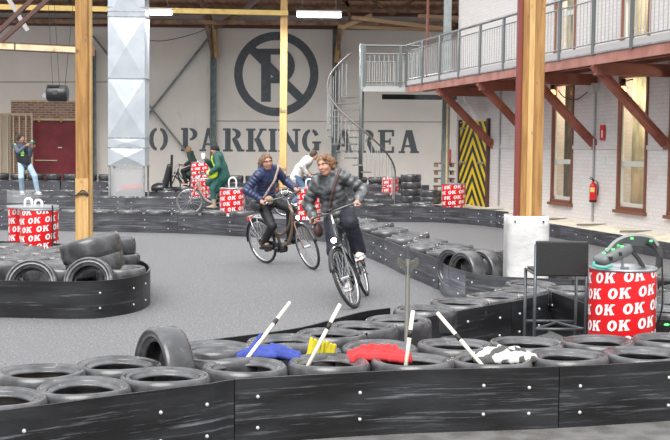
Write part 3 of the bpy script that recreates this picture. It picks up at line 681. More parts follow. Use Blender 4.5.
# ================================================================== BARRIERS
BH = .385
bolt_me = None
def bolt_obj(parent, p):
    global bolt_me
    if bolt_me is None:
        bm = B(); ball(bm, (0, 0, 0), .012, (1, 1, 1), 8); bolt_me = bpy.data.meshes.new('bolt'); bm.to_mesh(bolt_me); bm.free(); bolt_me.materials.append(M_bolt)
    o = bpy.data.objects.new('bolt', bolt_me); COL.objects.link(o); o.parent = parent; o.location = p; return o
def barrier(pts, label, h=BH, m=M_board, panel=1.95, th=.018, group=None, bolts=True, rows=(.27, .10), maxb=96, side=-1, mats=None, z0=0, phase=0, bscale=1, bstep=.62):
    """track barrier: a run of plastic boards; side gives which way the bolt heads face (-1 = right-hand side of travel)"""
    line = resample(spline([V((p[0], p[1], 0)) for p in pts], 24), .05)
    e = empty('track_barrier', line[0], 0, label, 'barrier', group)
    i = 0; k = 0; nb = 0; step = int(panel / .05); ph = int(phase / .05)
    while i < len(line) - 2:
        j = min(i + (step - ph if k == 0 else step), len(line) - 1); seg = line[i:j + 1]; bm = B(); uv = bm.loops.layers.uv.new('UVMap'); rows_ = []
        for q, p in enumerate(seg):
            g = i + q; t = (line[min(g + 1, len(line) - 1)] - line[max(g - 1, 0)]).normalized(); nn = V((t.y, -t.x, 0)) * (1 if side < 0 else -1)
            dz = .004 * noise.noise(V((g * .05, k, 0)))
            c = p - line[0] + (t * .007 if q == 0 and k else V((0, 0, 0)))
            rows_.append([bm.verts.new(c + nn * (th * s)) if False else bm.verts.new(c + nn * (th * s) + V((0, 0, z))) for s, z in ((.5, z0), (.5, z0 + h / 2), (.5, z0 + h + dz), (-.5, z0 + h + dz), (-.5, z0))])
            if q and bolts and nb < maxb:
                d = g * .05
                for r_, z in enumerate(rows):
                    if (q == 3 or (j - g == 4) or (abs((q * .05) % bstep) < .026 and q > 8 and j - g > 8)):
                        bolt_pts = c + nn * (th * .5 + .002) + V((0, 0, z0 + z * h / BH + .012 * math.sin(g * 1.7 + r_))); rows_[-1].append(bolt_pts); nb += 1
        hh = [0, h / 2, h, h + .02, 2 * h]
        for q in range(len(rows_) - 1):
            A_, C_ = rows_[q], rows_[q + 1]
            for v in range(4):
                f = bm.faces.new((A_[v], C_[v], C_[v + 1], A_[v + 1])) if side < 0 else bm.faces.new((A_[v], A_[v + 1], C_[v + 1], C_[v]))
                U = [(i + q) * .05 + k * 7.3, (i + q + 1) * .05 + k * 7.3]
                us = (U[0], U[1], U[1], U[0]) if side < 0 else (U[0], U[0], U[1], U[1]); vv = (hh[v], hh[v], hh[v + 1], hh[v + 1]) if side < 0 else (hh[v], hh[v + 1], hh[v + 1], hh[v])
                for l, a, b in zip(f.loops, us, vv): l[uv].uv = (a, b)
        for R_ in (rows_[0], rows_[-1]): bm.faces.new(R_[:5])
        bmesh.ops.recalc_face_normals(bm, faces=bm.faces[:])
        mm = mats[k % len(mats)] if mats else m
        bo = obj('barrier_board', bm, mm, e)
        for R_ in rows_:
            for bp_ in R_[5:]: b_ = bolt_obj(bo, bp_); b_.scale = (bscale,) * 3
        i = j + (1 if j < len(line) - 1 else 0) * 0; i = j if j < len(line) - 1 else len(line); k += 1
    return e
# ================================================================== TYRES
TR, TW = .275, .2
def tyre_mesh(name, m, R=TR, w=TW, n=40, groove=True, wear=0):
    h = w / 2; ri = R * .63
    prof = [(ri, -h * .62), (ri + .012, -h * .74), (R * .74, -h * .80), (R * .76, -h * .84), (R * .86, -h * .98), (R * .90, -h), (R * .95, -h * .92), (R * .985, -h * .72), (R, -h * .35)]
    if groove: prof += [(R, -h * .12), (R - .004, -h * .10), (R - .004, -h * .04), (R, -h * .02)]
    prof += [(R, h * .35), (R * .985, h * .72), (R * .955, h * .92), (R * .915, h), (R * .885, h * .985), (R * .875, h * .93), (R * .80, h * .86), (R * .785, h * .89), (R * .765, h * .88), (R * .755, h * .80), (ri + .022, h * .70), (ri + .008, h * .66), (ri, h * .56), (ri + .008, h * .48), (R * .80, h * .66), (R * .93, h * .4), (R * .93, -h * .4), (R * .80, -h * .66), (ri + .008, -h * .5)]
    bm = B(); lathe(bm, prof, n, closed=True)
    for v in bm.verts:
        a = math.atan2(v.co.y, v.co.x); s = 1 + .012 * math.sin(2 * a + wear) + .006 * math.sin(3 * a + 2 * wear); v.co.x *= s; v.co.y *= s; v.co.z += .004 * math.sin(2 * a + wear * 1.7)
    me = bpy.data.meshes.new(name); bm.to_mesh(me); bm.free(); me.materials.append(m); me.polygons.foreach_set('use_smooth', [True] * len(me.polygons)); return me
TYM = [tyre_mesh('tyre', M_rub, n=56, groove=False, wear=k * 1.3) for k in range(4)]
TYF = [tyre_mesh('tyre', M_rub2, n=24, groove=False, wear=k * 1.7) for k in range(3)]
NT = [0]
HID = []
def tyre(x, y, z, label, group=None, far=False, tilt=None, s=1, name='tyre', sz=1):
    me = (TYF if far else TYM)[NT[0] % (3 if far else 4)]; NT[0] += 1
    o = bpy.data.objects.new(name, me); COL.objects.link(o); o.location = (x, y, z); o.scale = (s, s, sz)
    if tilt: o.rotation_euler = tilt
    else: o.rotation_euler = (random.uniform(-.012, .012), random.uniform(-.012, .012), random.uniform(0, 6.28))
    return tag(o, label, 'tyre', group)
def hidden_layer(pts, label):
    """the layer under the visible tyres, as one uncountable mass"""
    bm = B()
    for x, y, z in pts:
        n0 = len(bm.verts); t = B(); lathe(t, [(TR * .62, -.08), (TR * .8, -.1), (TR * .95, -.09), (TR, -.04), (TR, .04), (TR * .95, .09), (TR * .8, .097), (TR * .62, .08)], 20)
        me = bpy.data.meshes.new('t'); t.to_mesh(me); t.free()
        for v in me.vertices: v.co += V((x, y, z))
        bm.from_mesh(me); bpy.data.meshes.remove(me)
    o = obj('tyre_layer', bm, M_rub, smooth=True, kind='stuff'); return tag(o, label, 'tyres')
Z2 = .103 + .2
ORD = ['leftmost', 'second from the left', 'third from the left', 'fourth from the left', 'fifth from the left', 'sixth from the left', 'seventh from the left', 'eighth from the left', 'ninth from the left', 'tenth from the left', 'eleventh from the left']
def row(pix, fmt, notes, group, low):
    out = []
    for k, (x, y) in enumerate(pix):
        p = P(x, y, .405); out.append(tyre(p.x, p.y, Z2, fmt.format(ORD[k]) + (', ' + notes[k] if k in notes else ''), group)); low.append((p.x, p.y, .1))
    return out
low = []
r1 = row([(-3, 396), (83.5, 384.8), (165.5, 373.8), (244.5, 364.3), (329, 359.8), (412.5, 358.2), (491, 357.6), (568, 353.8), (644, 351.8)],
         'black tyre in the front row behind the near barrier, {}', {}, 'front row of tyres', low)
r2 = row([(41, 369.5), (118.6, 362.2), (224, 353), (302, 348.5), (380, 345.3), (455, 342.9), (526.5, 341.2), (597, 339.6), (668, 337.8)],
         'black tyre in the second row from the near barrier, {}', {}, 'second row of tyres', low)
r3 = row([(215, 345.5), (284, 339), (331, 332.5), (364, 325), (398, 318.5), (425, 308), (460.5, 301), (493, 295), (521, 289.5)],
         'black tyre in the row edging the track, {}', {}, 'track edge row of tyres', low)
tagp = []
for o in (r1[0], r1[3], r1[4], r1[5], r2[0], r2[2]):
    bm = B(); ring = [bm.verts.new((TR * .88 * math.cos(2 * PI * i / 24), TR * .88 * math.sin(2 * PI * i / 24), -.03)) for i in range(24)]; bm.faces.new(ring); obj('muddy_filling', bm, M_mud, o)
# upright tyre on the left
p = P(161, 363, 0); q = D(164, 371, 7.4)
tyre(q.x, q.y, .335, 'black tyre standing upright on the tyres at the left', None, tilt=(math.radians(88), math.radians(4), math.radians(-56)), s=1)
# near barrier
bp = [(-3.3, 5.0)] + [(P(x, y, BH).x, P(x, y, BH).y) for x, y in ((0, 409.5), (100, 396.8), (200, 384), (241, 378.5), (381, 371), (541, 366.7), (670, 360.6))] + [(3.4, 7.95), (4.4, 8.1)]
bp = [(x + .03, y - .085) for x, y in bp]
barrier(bp, 'black plastic barrier with scuff marks along the bottom of the picture', h=.402, phase=.99, panel=2.14, bstep=.8, mats=[M_near])
# track side edging board of the near island
barrier([(-1.25, 8.12)] + [(P(x, y, BH).x, P(x, y, BH).y) for x, y in ((190, 342), (252.7, 334.5), (300, 327.3), (333.6, 319), (362.7, 311.8), (390, 308))], 'low black barrier at the track edge behind the flags', bolts=False, side=1)
# inner barrier by the stool: V shape
ib = [(P(x, y, BH).x, P(x, y, BH).y - .05) if 1 else (P(x, y, BH).x, P(x, y, BH).y) for x, y in ((331, 338.5), (362.7, 332.7), (393.6, 325.5), (417, 318), (463, 309), (510, 301), (548, 292.9))]
barrier(ib, 'black barrier behind the flag sticks rising to the right towards the stool', phase=1.2)
ib2 = [(2.125, 11.36), (2.26, 10.6), (2.42, 9.9), (2.75, 9.45), (3.4, 9.35), (4.5, 9.4)]
barrier(ib2, 'black barrier behind the stool turning towards the red drum', mats=[M_board])
def inside(p, poly):
    c = False
    for (x0, y0), (x1, y1) in zip(poly, poly[1:] + poly[:1]):
        if (y0 > p[1]) != (y1 > p[1]) and p[0] < (x1 - x0) * (p[1] - y0) / (y1 - y0) + x0: c = not c
    return c
def dist_poly(p, poly):
    d = 9
    for a, b in zip(poly, poly[1:] + poly[:1]):
        ax, ay = a; bx, by = b; L = (bx - ax) ** 2 + (by - ay) ** 2; t = max(0, min(1, ((p[0] - ax) * (bx - ax) + (p[1] - ay) * (by - ay)) / L))
        d = min(d, math.hypot(p[0] - ax - t * (bx - ax), p[1] - ay - t * (by - ay)))
    return d
taken = [(o.location.x, o.location.y) for o in r1 + r2 + r3]
def fill(poly, label, group, far=False, ang=0, sp=.585, margin=.26, avoid=(), z=Z2, jit=.012, hide=True, lowl=None):
    xs = [p[0] for p in poly]; ys = [p[1] for p in poly]; cx, cy = sum(xs) / len(xs), sum(ys) / len(ys); out = []
    for i in range(-60, 61):
        for j in range(-60, 61):
            u, v = (i + .5 * (j % 2)) * sp, j * sp * .875
            x, y = cx + u * math.cos(ang) - v * math.sin(ang), cy + u * math.sin(ang) + v * math.cos(ang)
            if not inside((x, y), poly) or dist_poly((x, y), poly) < margin: continue
            if any(math.hypot(x - a, y - b) < .535 for a, b in taken) or any(math.hypot(x - a, y - b) < r for a, b, r in avoid): continue
            taken.append((x, y)); x += random.uniform(-jit, jit); y += random.uniform(-jit, jit)
            out.append(tyre(x, y, z + random.uniform(-.004, .012), label, group, far)); (low if lowl is None else lowl).append((x, y, .1))
    return out
wp = (2.23, 13.2, .56)
# island wedge between the stool barriers and the hairpin barrier
fill([(1.55, 10.8), (2.14, 11.35), (2.28, 10.6), (2.45, 9.95), (2.78, 9.5), (3.4, 9.38), (5.2, 9.4), (5.2, 12.1), (2.4, 12.1), (1.6, 12.6), (1.3, 12.2)], 'black tyre lying flat in the wedge of tyres behind the stool', 'tyres behind the stool', ang=.15, margin=.24, avoid=(wp,))
hair = [(-9, 24.3), (-6.96, 23.9), (-3.4, 23.5), (-1.79, 22.75), (-.36, 21.9), (.18, 20.5), (.5, 18.85), (.79, 17.4), (.99, 16.1), (1.2, 15.1), (1.33, 14.4)]
hair2 = [(1.33, 14.38), (1.34, 13.75), (1.5, 13.06), (1.68, 12.74), (1.86, 12.57), (2.6, 12.35), (3.6, 12.3), (5.0, 12.3)]
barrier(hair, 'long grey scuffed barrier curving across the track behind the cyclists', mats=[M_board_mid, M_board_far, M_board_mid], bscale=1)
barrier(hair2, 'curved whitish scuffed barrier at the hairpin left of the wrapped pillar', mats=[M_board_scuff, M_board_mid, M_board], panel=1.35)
fill([(.5, 18.9), (.99, 16.1), (1.22, 15.0), (1.33, 14.0), (1.55, 13.1), (1.9, 12.6), (2.6, 12.4), (5.0, 12.35), (5.0, 13.35), (3.1, 13.5), (2.75, 14.2), (2.1, 16.6), (1.3, 20.3), (.9, 22.6), (-.2, 23.9), (-.45, 22.3), (.1, 21.0)],
     'worn grey tyre lying flat in the wide band behind the hairpin barrier', 'tyres behind the hairpin barrier', ang=1.35, sp=.55, z=Z2 - .012, margin=.27, avoid=(wp, (1.83, 13.75, .5), (2.1, 13.95, .45)), far=True)
for k, (x, y, Y, rz) in enumerate(((467, 268, 13.45, -58), (455, 262, 13.85, -56), (485, 268, 13.6, -54))):
    q = D(x, y, Y); tyre(q.x, q.y, .34, ('front one of the grey tyres standing upright at the hairpin barrier', 'left rear one of the grey tyres standing upright at the hairpin barrier', 'right one of the grey tyres standing upright at the hairpin barrier')[k], 'upright tyres at the hairpin', far=True, tilt=(math.radians(90), 0, math.radians(rz)), s=.92)
# left island
isl = [(-7, 11.9), (-5, 11.8), (-3.43, 11.76), (-2.58, 11.72), (-2.27, 11.97), (-2.1, 12.4), (-2.1, 13.0), (-2.3, 13.8), (-2.8, 14.9), (-3.5, 15.9), (-4.6, 16.5), (-7, 16.8)]
barrier(isl, 'black curved barrier wrapped around the left tyre island', mats=[M_board, M_board_mid, M_board], phase=.6)
fill([(-7, 12.9), (-3.2, 12.8), (-2.2, 12.2), (-2.15, 13.2), (-2.9, 15.0), (-3.6, 15.9), (-4.6, 16.4), (-7, 16.7)], 'black tyre in the stacked pile on the left island', 'tyres piled on the left island', ang=.1, margin=.2, far=True)
n0 = len(taken)
# leaning and tilted tyres of the left island
def tl(x, y, Y, rot, label, s=1, far=False): q = D(x, y, Y); return tyre(q.x, q.y, q.z, label, 'loose tyres on the left island', far=far, tilt=tuple(math.radians(a) for a in rot), s=s, sz=max(1, s))
tl(32, 285, 12.15, (72, 0, 4), 'tyre leaning half sunk behind the left island barrier, below the red drums')
tl(90, 283, 12.2, (70, 0, -6), 'tyre leaning half sunk behind the left island barrier, under the tilted pair')
tl(95, 264, 12.9, (0, -11, 0), 'lower one of the two big tilted tyres on the left island', 1.2)
tl(91, 248.5, 12.9, (0, -14, 0), 'upper one of the two big tilted tyres on the left island', 1.24)
tl(118, 261, 13.8, (0, 3, 0), 'lower one of the flat stack behind the tilted tyres', .95)
tl(114, 246.5, 13.8, (0, -4, 0), 'upper one of the flat stack behind the tilted tyres', .95)
tl(121, 276, 12.6, (0, 0, 0), 'flat tyre at the right end of the left island', 1.0)
False and tl(63, 268, 12.7, (80, 0, 75), 'thin dark tyre edge standing left of the tilted pair', .6)
hidden_layer([p for p in low if p[1] < 12.2], 'black tyres of the lower layer in the near rows, mostly hidden')
hidden_layer([p for p in low if p[1] >= 12.2], 'dark tyres of the lower layer in the farther islands, mostly hidden')
# ------------------------------------------------------------------ far barriers
barrier([(W(t, -.70).x, W(t, -.70).y) for t in (13.9, 9, 4, 0, -5)], 'low black scuffed kerb along the foot of the white brick building', h=.275, m=M_board_mid, rows=(.2,), maxb=30, bscale=1)
low = []
def strip(x0, x1, y, n=1, label='', group='', z=Z2, jit=.05, dy=.55):
    x = x0; k = 0
    while x < x1:
        for j in range(n): tyre(x + .28 * (j % 2), y + j * dy + random.uniform(-jit, jit), z, label, group, True); low.append((x + .28 * (j % 2), y + j * dy, .1))
        x += .60
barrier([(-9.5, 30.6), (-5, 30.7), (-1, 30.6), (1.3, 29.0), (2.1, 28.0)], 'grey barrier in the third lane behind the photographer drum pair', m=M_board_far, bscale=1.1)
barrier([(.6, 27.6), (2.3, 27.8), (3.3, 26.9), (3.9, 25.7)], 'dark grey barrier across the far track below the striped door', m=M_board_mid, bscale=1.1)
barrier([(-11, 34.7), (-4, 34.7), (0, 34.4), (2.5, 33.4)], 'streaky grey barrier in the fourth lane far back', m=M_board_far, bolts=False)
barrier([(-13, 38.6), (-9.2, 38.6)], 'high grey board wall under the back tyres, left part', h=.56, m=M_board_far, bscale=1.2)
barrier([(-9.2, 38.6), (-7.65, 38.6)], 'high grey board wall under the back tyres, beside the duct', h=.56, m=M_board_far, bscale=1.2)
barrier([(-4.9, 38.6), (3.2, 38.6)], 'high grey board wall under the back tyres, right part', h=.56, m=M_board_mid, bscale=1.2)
strip(-9, -.9, 24.55, 1, 'grey tyre lying flat just behind the long curving barrier', 'tyres behind the long barrier') if False else None
strip(-8.6, -2.0, 24.6, 1, 'grey tyre lying flat just behind the long curving barrier', 'tyres behind the long barrier')
strip(-9.2, 1.0, 31.2, 1, 'grey tyre lying flat behind the third lane barrier', 'tyres behind the third barrier')
strip(-10.6, 2.2, 35.3, 1, 'grey tyre lying flat behind the fourth lane barrier', 'tyres behind the fourth barrier')
strip(1.0, 2.3, 28.4, 1, 'grey tyre lying behind the barrier below the striped door', 'tyres below the striped door')
for x in [-12.6 + .6 * i for i in range(9)] + [-4.6 + .6 * i for i in range(13)]:
    tyre(x, 39.2 + random.uniform(-.04, .04), .70, 'dark tyre on top of the back tyre wall', 'top tyres of the back wall row', True)
    for z in (.5, .3): low.append((x, 39.2, z))
    low.append((x, 39.2, .1))
hidden_layer(low, 'dark tyres of the lower layers behind the far barriers, mostly hidden')
for k, (x, y, Y) in enumerate(((411, 199, 32.4), (411, 192, 32.4), (411, 185, 32.4), (411, 178, 32.4), (431, 200, 30.5), (431, 194, 30.5), (423, 206, 28.9))):
    q = D(x, y, Y); tyre(q.x, q.y, q.z - .0, ('black tyre in the tall stack left of the far drum by the stairs', 'black tyre in the second tall stack right of the stairs', 'black tyre in the low stack beside the small drum by the striped door')[1 if k < 4 else 2], 'far stacks of tyres by the stairs', True, s=1.05)
# pallets and red crate by the corner
e = empty('pallet_stack', V((D(444, 165, 36).x, 36, 0)), 0, 'small stack of brown pallets at the hall corner beside the striped door', 'pallets')
for k in range(6):
    bm = B()
    for dx in (-.25, 0, .25): box(bm, (dx, 0, .06 + k * .24), (.08, .6, .1))
    obj('pallet_blocks', bm, M_beamd, e); bm = B()
    for dy in (-.25, -.08, .09, .26): box(bm, (.02 * (k % 2), dy, .13 + k * .24), (.62, .1, .025))
    obj('deck_boards', bm, mat('dim pallet wood', (.12, .06, .035), .8), e)
q = D(446, 154, 36.0); bm = B(); box(bm, (q.x, 36, 1.52), (.3, .35, .5), bev=.04); tag(obj('red_canister', bm, mat('dim red plastic', (.45, .03, .03), .5)), 'dim red canister standing on the brown pallets at the corner', 'canister')
# ------------------------------------------------------------------ DRUMS
DR, DH = .268, .86
def letter_mesh(seed=0, r=DR, h=DH, tilt=-.10):
    bm = B(); per = 2 * PI * r; nx = 7; du = per / nx; dv = .124
    for j in range(-3, 10):
        for i in range(-1, nx + 1):
            u0 = i * du + (j % 2) * du * .5 + seed; v0 = j * dv + .02
            for ch, ox in (('o', 0), ('k', .089)):
                put_letter(bm, ch, lambda x, y: V((u0 + ox + x * .088 + y * .006, v0 + y * .083 - tilt * (u0 + ox + x * .088 - per / 2), 0)), (0, 0, .00008))
    for z, s in ((.012, -1), (h - .012, 1)):
        bmesh.ops.bisect_plane(bm, geom=bm.verts[:] + bm.edges[:] + bm.faces[:], plane_co=(0, z, 0), plane_no=(0, s, 0), clear_outer=True)
    for x, s in ((0, -1), (per, 1)):
        bmesh.ops.bisect_plane(bm, geom=bm.verts[:] + bm.edges[:] + bm.faces[:], plane_co=(x, 0, 0), plane_no=(s, 0, 0), clear_outer=True)
    for k in range(1, 56): bmesh.ops.bisect_plane(bm, geom=bm.verts[:] + bm.edges[:] + bm.faces[:], plane_co=(per * k / 56, 0, 0), plane_no=(1, 0, 0))
    for v in bm.verts:
        a = v.co.x / r; z = v.co.y; q_ = r + .0025 + v.co.z; v.co = V((q_ * math.cos(a), q_ * math.sin(a), z))
    bmesh.ops.recalc_face_normals(bm, faces=bm.faces[:])
    me = bpy.data.meshes.new('lettering'); bm.to_mesh(me); bm.free(); me.materials.append(M_white); return me
LM = letter_mesh()
def drum_proto():
    e = empty('steel_drum', (0, 0, 0), 0, 'x', 'drum', 'red wrapped drums')
    bm = B(); lathe(bm, [(0, 0), (DR - .01, 0), (DR, .01), (DR, DH - .01)], 56); obj('wrap', bm, M_red, e, True)
    bm = B(); lathe(bm, [(DR - .004, DH - .012), (DR + .007, DH - .008), (DR + .010, DH + .002), (DR + .006, DH + .012), (DR - .004, DH + .012), (DR - .012, DH - .004), (DR - .03, DH - .02), (0, DH - .02)], 56); obj('top_rim', bm, M_steel, e, True)
    o = bpy.data.objects.new('lettering', LM); COL.objects.link(o); o.parent = e
    bm = B(); lathe(bm, [(0, 0), (.035, 0), (.035, .015), (0, .015)], 12, c=(.14, .05, DH - .02)); obj('bung', bm, M_steel, e)
    return e
d0 = drum_proto(); first = [True]
def drum(px, Y, rz, label, z=0, s=1, sz=1):
    e = d0 if first[0] else copy_tree(d0); first[0] = False
    q = D(px, 200, Y); e.location = (q.x, Y, z); e.rotation_euler = (0, 0, rz); e.scale = (s, s, sz); e['label'] = label; return e
dA = drum(624.7, 8.98, .9, 'big red drum with white letters at the right beside the black stool', 0, .965, 1)
drum(39.5, 16.4, .3, 'front red lettered drum of the pair behind the left tyre pile')
drum(27, 16.95, 1.4, 'rear red lettered drum of the pair behind the left tyre pile', 0)
drum(232, 25.3, 2.2, 'red lettered drum behind the cyclist in the green coat')
drum(200.5, 32.6, .2, 'red lettered drum behind the front wheel of the green coat cyclist', 0)
drum(199.5, 36, 2.0, 'red lettered drum farther back behind the green coat cyclist arm', .42, 1, 1)
drum(309, 26.0, 1.0, 'red lettered drum behind the handlebar of the blue jacket cyclist')
drum(305.5, 31.5, 2.6, 'red lettered drum farther back above the blue jacket cyclist handlebar', 0, .9, 1.05)
drum(390, 37.0, .7, 'small far red drum behind the foot of the spiral stair')
drum(453.5, 28.9, 1.9, 'red lettered drum in front of the striped door', 0, 1.12, 1.05)
# strap, lid and hooks on the left pair
q = D(52.5, 200, 16.4 - .19); bm = B(); tube(bm, [(q.x, q.y, .1), (q.x, q.y, .93)], .011, 6); tag(obj('thin_pole', bm, M_black), 'thin black pole in front of the left drum pair', 'pole')
def hook(px, Y, z, w, h, label, grp='white tube hooks on the drums'):
    q = D(px, 200, Y); bm = B(); pts = [(-w / 2, 0, 0)] + [(-w / 2 * math.cos(PI * i / 10), 0, h + w / 2 * math.sin(PI * i / 10)) for i in range(11)] + [(w / 2, 0, 0)]
    tube(bm, pts, .018, 8); o = obj('tube_hook', bm, M_white, smooth=True, loc=(q.x, Y, z)); return tag(o, label, 'hook', grp)
hook(28.5, 16.5, DH, .10, .10, 'left white tube hoop standing on the left drum pair'); hook(38.5, 16.45, DH, .10, .08, 'right white tube hoop standing on the left drum pair')
hook(232.5, 25.3, DH, .16, .16, 'white tube hoop standing on the drum behind the green coat cyclist')
hook(309, 26.0, DH, .14, .14, 'white tube hoop standing on the drum behind the blue jacket cyclist')
q = D(34, 200, 16.66); bm = B(); lathe(bm, [(0, 0), (.36, 0), (.37, .015), (.37, .03), (0, .035)], 40)
o = obj('drum_cover', bm, mat('cloudy clear plastic', (.55, .58, .6), .2, alpha=.55), loc=(q.x, 16.6, DH + .013)); tag(o, 'cloudy pale round lid lying across the left drum pair', 'lid')
q = D(20, 200, 16.9); bm = B(); box(bm, (0, 0, .1), (.36, .3, .18), bev=.01); o = obj('clear_box', bm, mat('clear box plastic', (.4, .42, .44), .15, alpha=.25), loc=(q.x, 17.0, DH + .05)); tag(o, 'see-through plastic box on the lid of the left drum pair', 'box')
# ------------------------------------------------------------------ STOOL
q = D(563, 255, 9.2); stl = empty('bar_stool', (q.x, 9.45, 0), 0, 'black bar stool with a square back panel beside the red drum', 'stool')
zb = lambda y, Y=9.25: 1.78 - (y - 150) / 1150 * Y
def sleg(x, y, zt, r=.0135, nm='leg', b=None): bm = B(); tube(bm, [(x, y, 0) if b is None else b, (x, y, zt)], r, 8); return obj(nm, bm, M_dsteel, stl, True)
sleg(-.21, -.20, 1.02); sleg(.205, -.20, 1.02); sleg(-.215, .24, .775); sleg(.215, .24, .775)
bm = B(); box(bm, (0, -.20, .905), (.425, .035, .285), bev=.012); obj('back_panel', bm, mat('black leatherette', (.018, .018, .019), .45, bump=.2, bscale=80), stl)
bm = B(); vs = [(-.20, -.2), (.20, -.2), (.20, .25), (-.20, .25)]; a = [bm.verts.new((x, y, .76)) for x, y in vs]; b = [bm.verts.new((x, y, .795)) for x, y in vs]
bm.faces.new(a); bm.faces.new(b)
for i in range(4): bm.faces.new((a[i], a[(i + 1) % 4], b[(i + 1) % 4], b[i]))
bmesh.ops.recalc_face_normals(bm, faces=bm.faces[:]); obj('seat', bm, mat('dark seat', (.03, .02, .02), .4), stl)
for a, b in (((-.21, -.2, .33), (.205, -.2, .33)), ((-.215, .24, .33), (.215, .24, .33)), ((-.21, -.2, .33), (.1, .24, .33)), ((.205, -.2, .33), (.0, .24, .33)), ((-.21, -.2, .775), (-.215, .24, .775))):
    bm = B(); tube(bm, [a, b], .011, 8); obj('footrail', bm, M_dsteel, stl, True)
# metal stake with clamp
q = D(407.3, 300, 8.52); e = empty('steel_stake', (q.x, 8.52, 0), 0, 'thin steel stake with a clamp head standing behind the red cloth', 'stake')
bm = B(); lathe(bm, [(0, 0), (.05, 0), (.05, .012), (.018, .02), (.018, .96), (.0, .96)], 16); obj('tube', bm, mat('dull brown grey steel', (.13, .125, .11), .4, .6), e, True)
bm = B(); box(bm, (0, 0, .88), (.034, .034, .06)); lathe(bm, [(.012, .92), (.012, 1.06), (0, 1.06)], 8); obj('collar', bm, M_dsteel, e)
for s in (-1, 1):
    bm = B(); beam(bm, (0, 0, .865), (s * .07, 0, .93), .026, .026); beam(bm, (s * .07, 0, .925), (s * .062, 0, .965), .026, .022); beam(bm, (0, 0, .92), (s * .055, 0, .945), .02, .02); obj('clamp_arm', bm, mat('dull steel', (.15, .14, .12), .4, .6), e)
# ------------------------------------------------------------------ FLAGS
M_stick = mat('cream plastic stick', (.72, .68, .58), .45)
M_tape = mat('black tape', (.02, .02, .02), .5)
def stick(top, bot, Yt, Yb, tape, label):
    a, b = D(*top, Yt), D(*bot, Yb); e = empty('flag_stick', b, 0, label, 'flag stick', 'flag sticks standing in the tyres'); b2 = b + (b - a).normalized() * .14
    bm = B(); tube(bm, [a - b, b2 - b], .0135, 10); obj('stick', bm, M_stick, e, True)
    c = a.lerp(b, tape) - b; d = (b - a).normalized(); bm = B(); tube(bm, [c - d * .026, c + d * .026], .0150, 10); obj('tape', bm, M_tape, e, True)
    return e
stick((289.7, 302.6), (252, 352), 7.95, 7.55, .40, 'cream flag stick leaning right above the blue cloth')
stick((340, 304.3), (314.5, 353), 7.6, 7.45, .45, 'cream flag stick standing above the yellow cloth')
stick((413, 310.4), (406.4, 361), 7.5, 7.45, .46, 'cream flag stick beside the red cloth, nearly upright')
stick((437.4, 313), (478, 360.5), 7.65, 7.4, .52, 'cream flag stick leaning left above the grey cloth')
def heap(c, L, Wd, H, col, label, seed, ang=0, peak=None, cols=None, n=26, name='flag_cloth'):
    """a dropped cloth: a spread base with many sharp crossing folds"""
    rnd = random.Random(seed); c = V(c); R_ = rotm_z(ang); pr = [E(c + V((0, 0, .005)), (L * .44, Wd * .42, H * .42), .02, R_)]
    for k in range(n):
        u = rnd.uniform(-.46, .46); v = rnd.uniform(-.42, .42); a = rnd.gauss(0, .55); ln = rnd.uniform(.10, .26) * L / .4
        p0 = V((u * L - ln / 2 * math.cos(a), v * Wd - ln / 2 * math.sin(a) * .7, 0)); p1 = V((u * L + ln / 2 * math.cos(a), v * Wd + ln / 2 * math.sin(a) * .7, 0))
        for p in (p0, p1):
            p.x = max(-L / 2, min(L / 2, p.x)); p.y = max(-Wd / 2, min(Wd / 2, p.y)); e_ = max(0, 1 - (2 * p.x / L) ** 2 * .8 - (2 * p.y / Wd) ** 2 * .8); p.z = H * e_ * rnd.uniform(.35, 1.0)
        pr.append(C(c + R_ @ p0, c + R_ @ p1, rnd.uniform(.008, .016), rnd.uniform(.006, .014), .007))
        pr.append(C(c + R_ @ (p0 - V((0, 0, .02))), c + R_ @ (p1 - V((0, 0, .02))), .02, .018, .012))
    for q in peak or []: pr.append(C(c + V(q[0]), c + V(q[1]), q[2], q[3], .01))
    m_ = mat('cloth%d' % seed, col, .75, col2=cols, nscale=11, ndetail=1, lo=.49, hi=.51) if cols else mat('cloth%d' % seed, col, .8, col2=tuple(x * .8 for x in col), nscale=20)
    o = surf(name, pr, .0045, m_); return tag(o, label, 'flag', 'signal flag cloths in the tyres')
def rotm_z(a): return Matrix.Rotation(a, 3, 'Z')
p = P(270, 351, .42); heap((p.x, p.y, .40), .40, .20, .07, (.035, .06, .30), 'crumpled bright blue cloth lying across two tyres', 1, ang=-.10, peak=[((-.12, 0, .03), (-.065, .04, .125), .022, .010), ((-.15, -.02, .0), (-.075, .03, .11), .02, .008), ((-.18, -.03, -.02), (-.08, .0, .05), .018, .012)])
p = P(379, 351, .42); heap((p.x, p.y - .03, .40),   .40, .22, .075, (.6, .03, .035), 'crumpled bright red cloth lying across a tyre', 5, n=30)
p = P(505, 353, .42); heap((p.x, p.y - .01, .395), .40, .24, .085, (.50, .49, .47), 'crumpled grey camouflage cloth stuffed in a front row tyre', 7, cols=(.06, .06, .06), n=34)
p = P(321, 350, .42); pr = []
for k in range(7):
    x = p.x - .075 + k * .024; pr.append(C((x - .008, p.y + .02 * math.sin(k * 2), .36), (x + .01 + .002 * k, p.y + .02 * math.cos(k * 1.7), .49 - .006 * k), .021, .014, .008, (.3, 1, 0), 1.6))
tag(surf('flag_cloth', pr, .0045, mat('cloth yellow', (.5, .44, .02), .8, col2=(.5, .4, .01), nscale=20)), 'folded yellow cloth around the second flag stick', 'flag', 'signal flag cloths in the tyres')
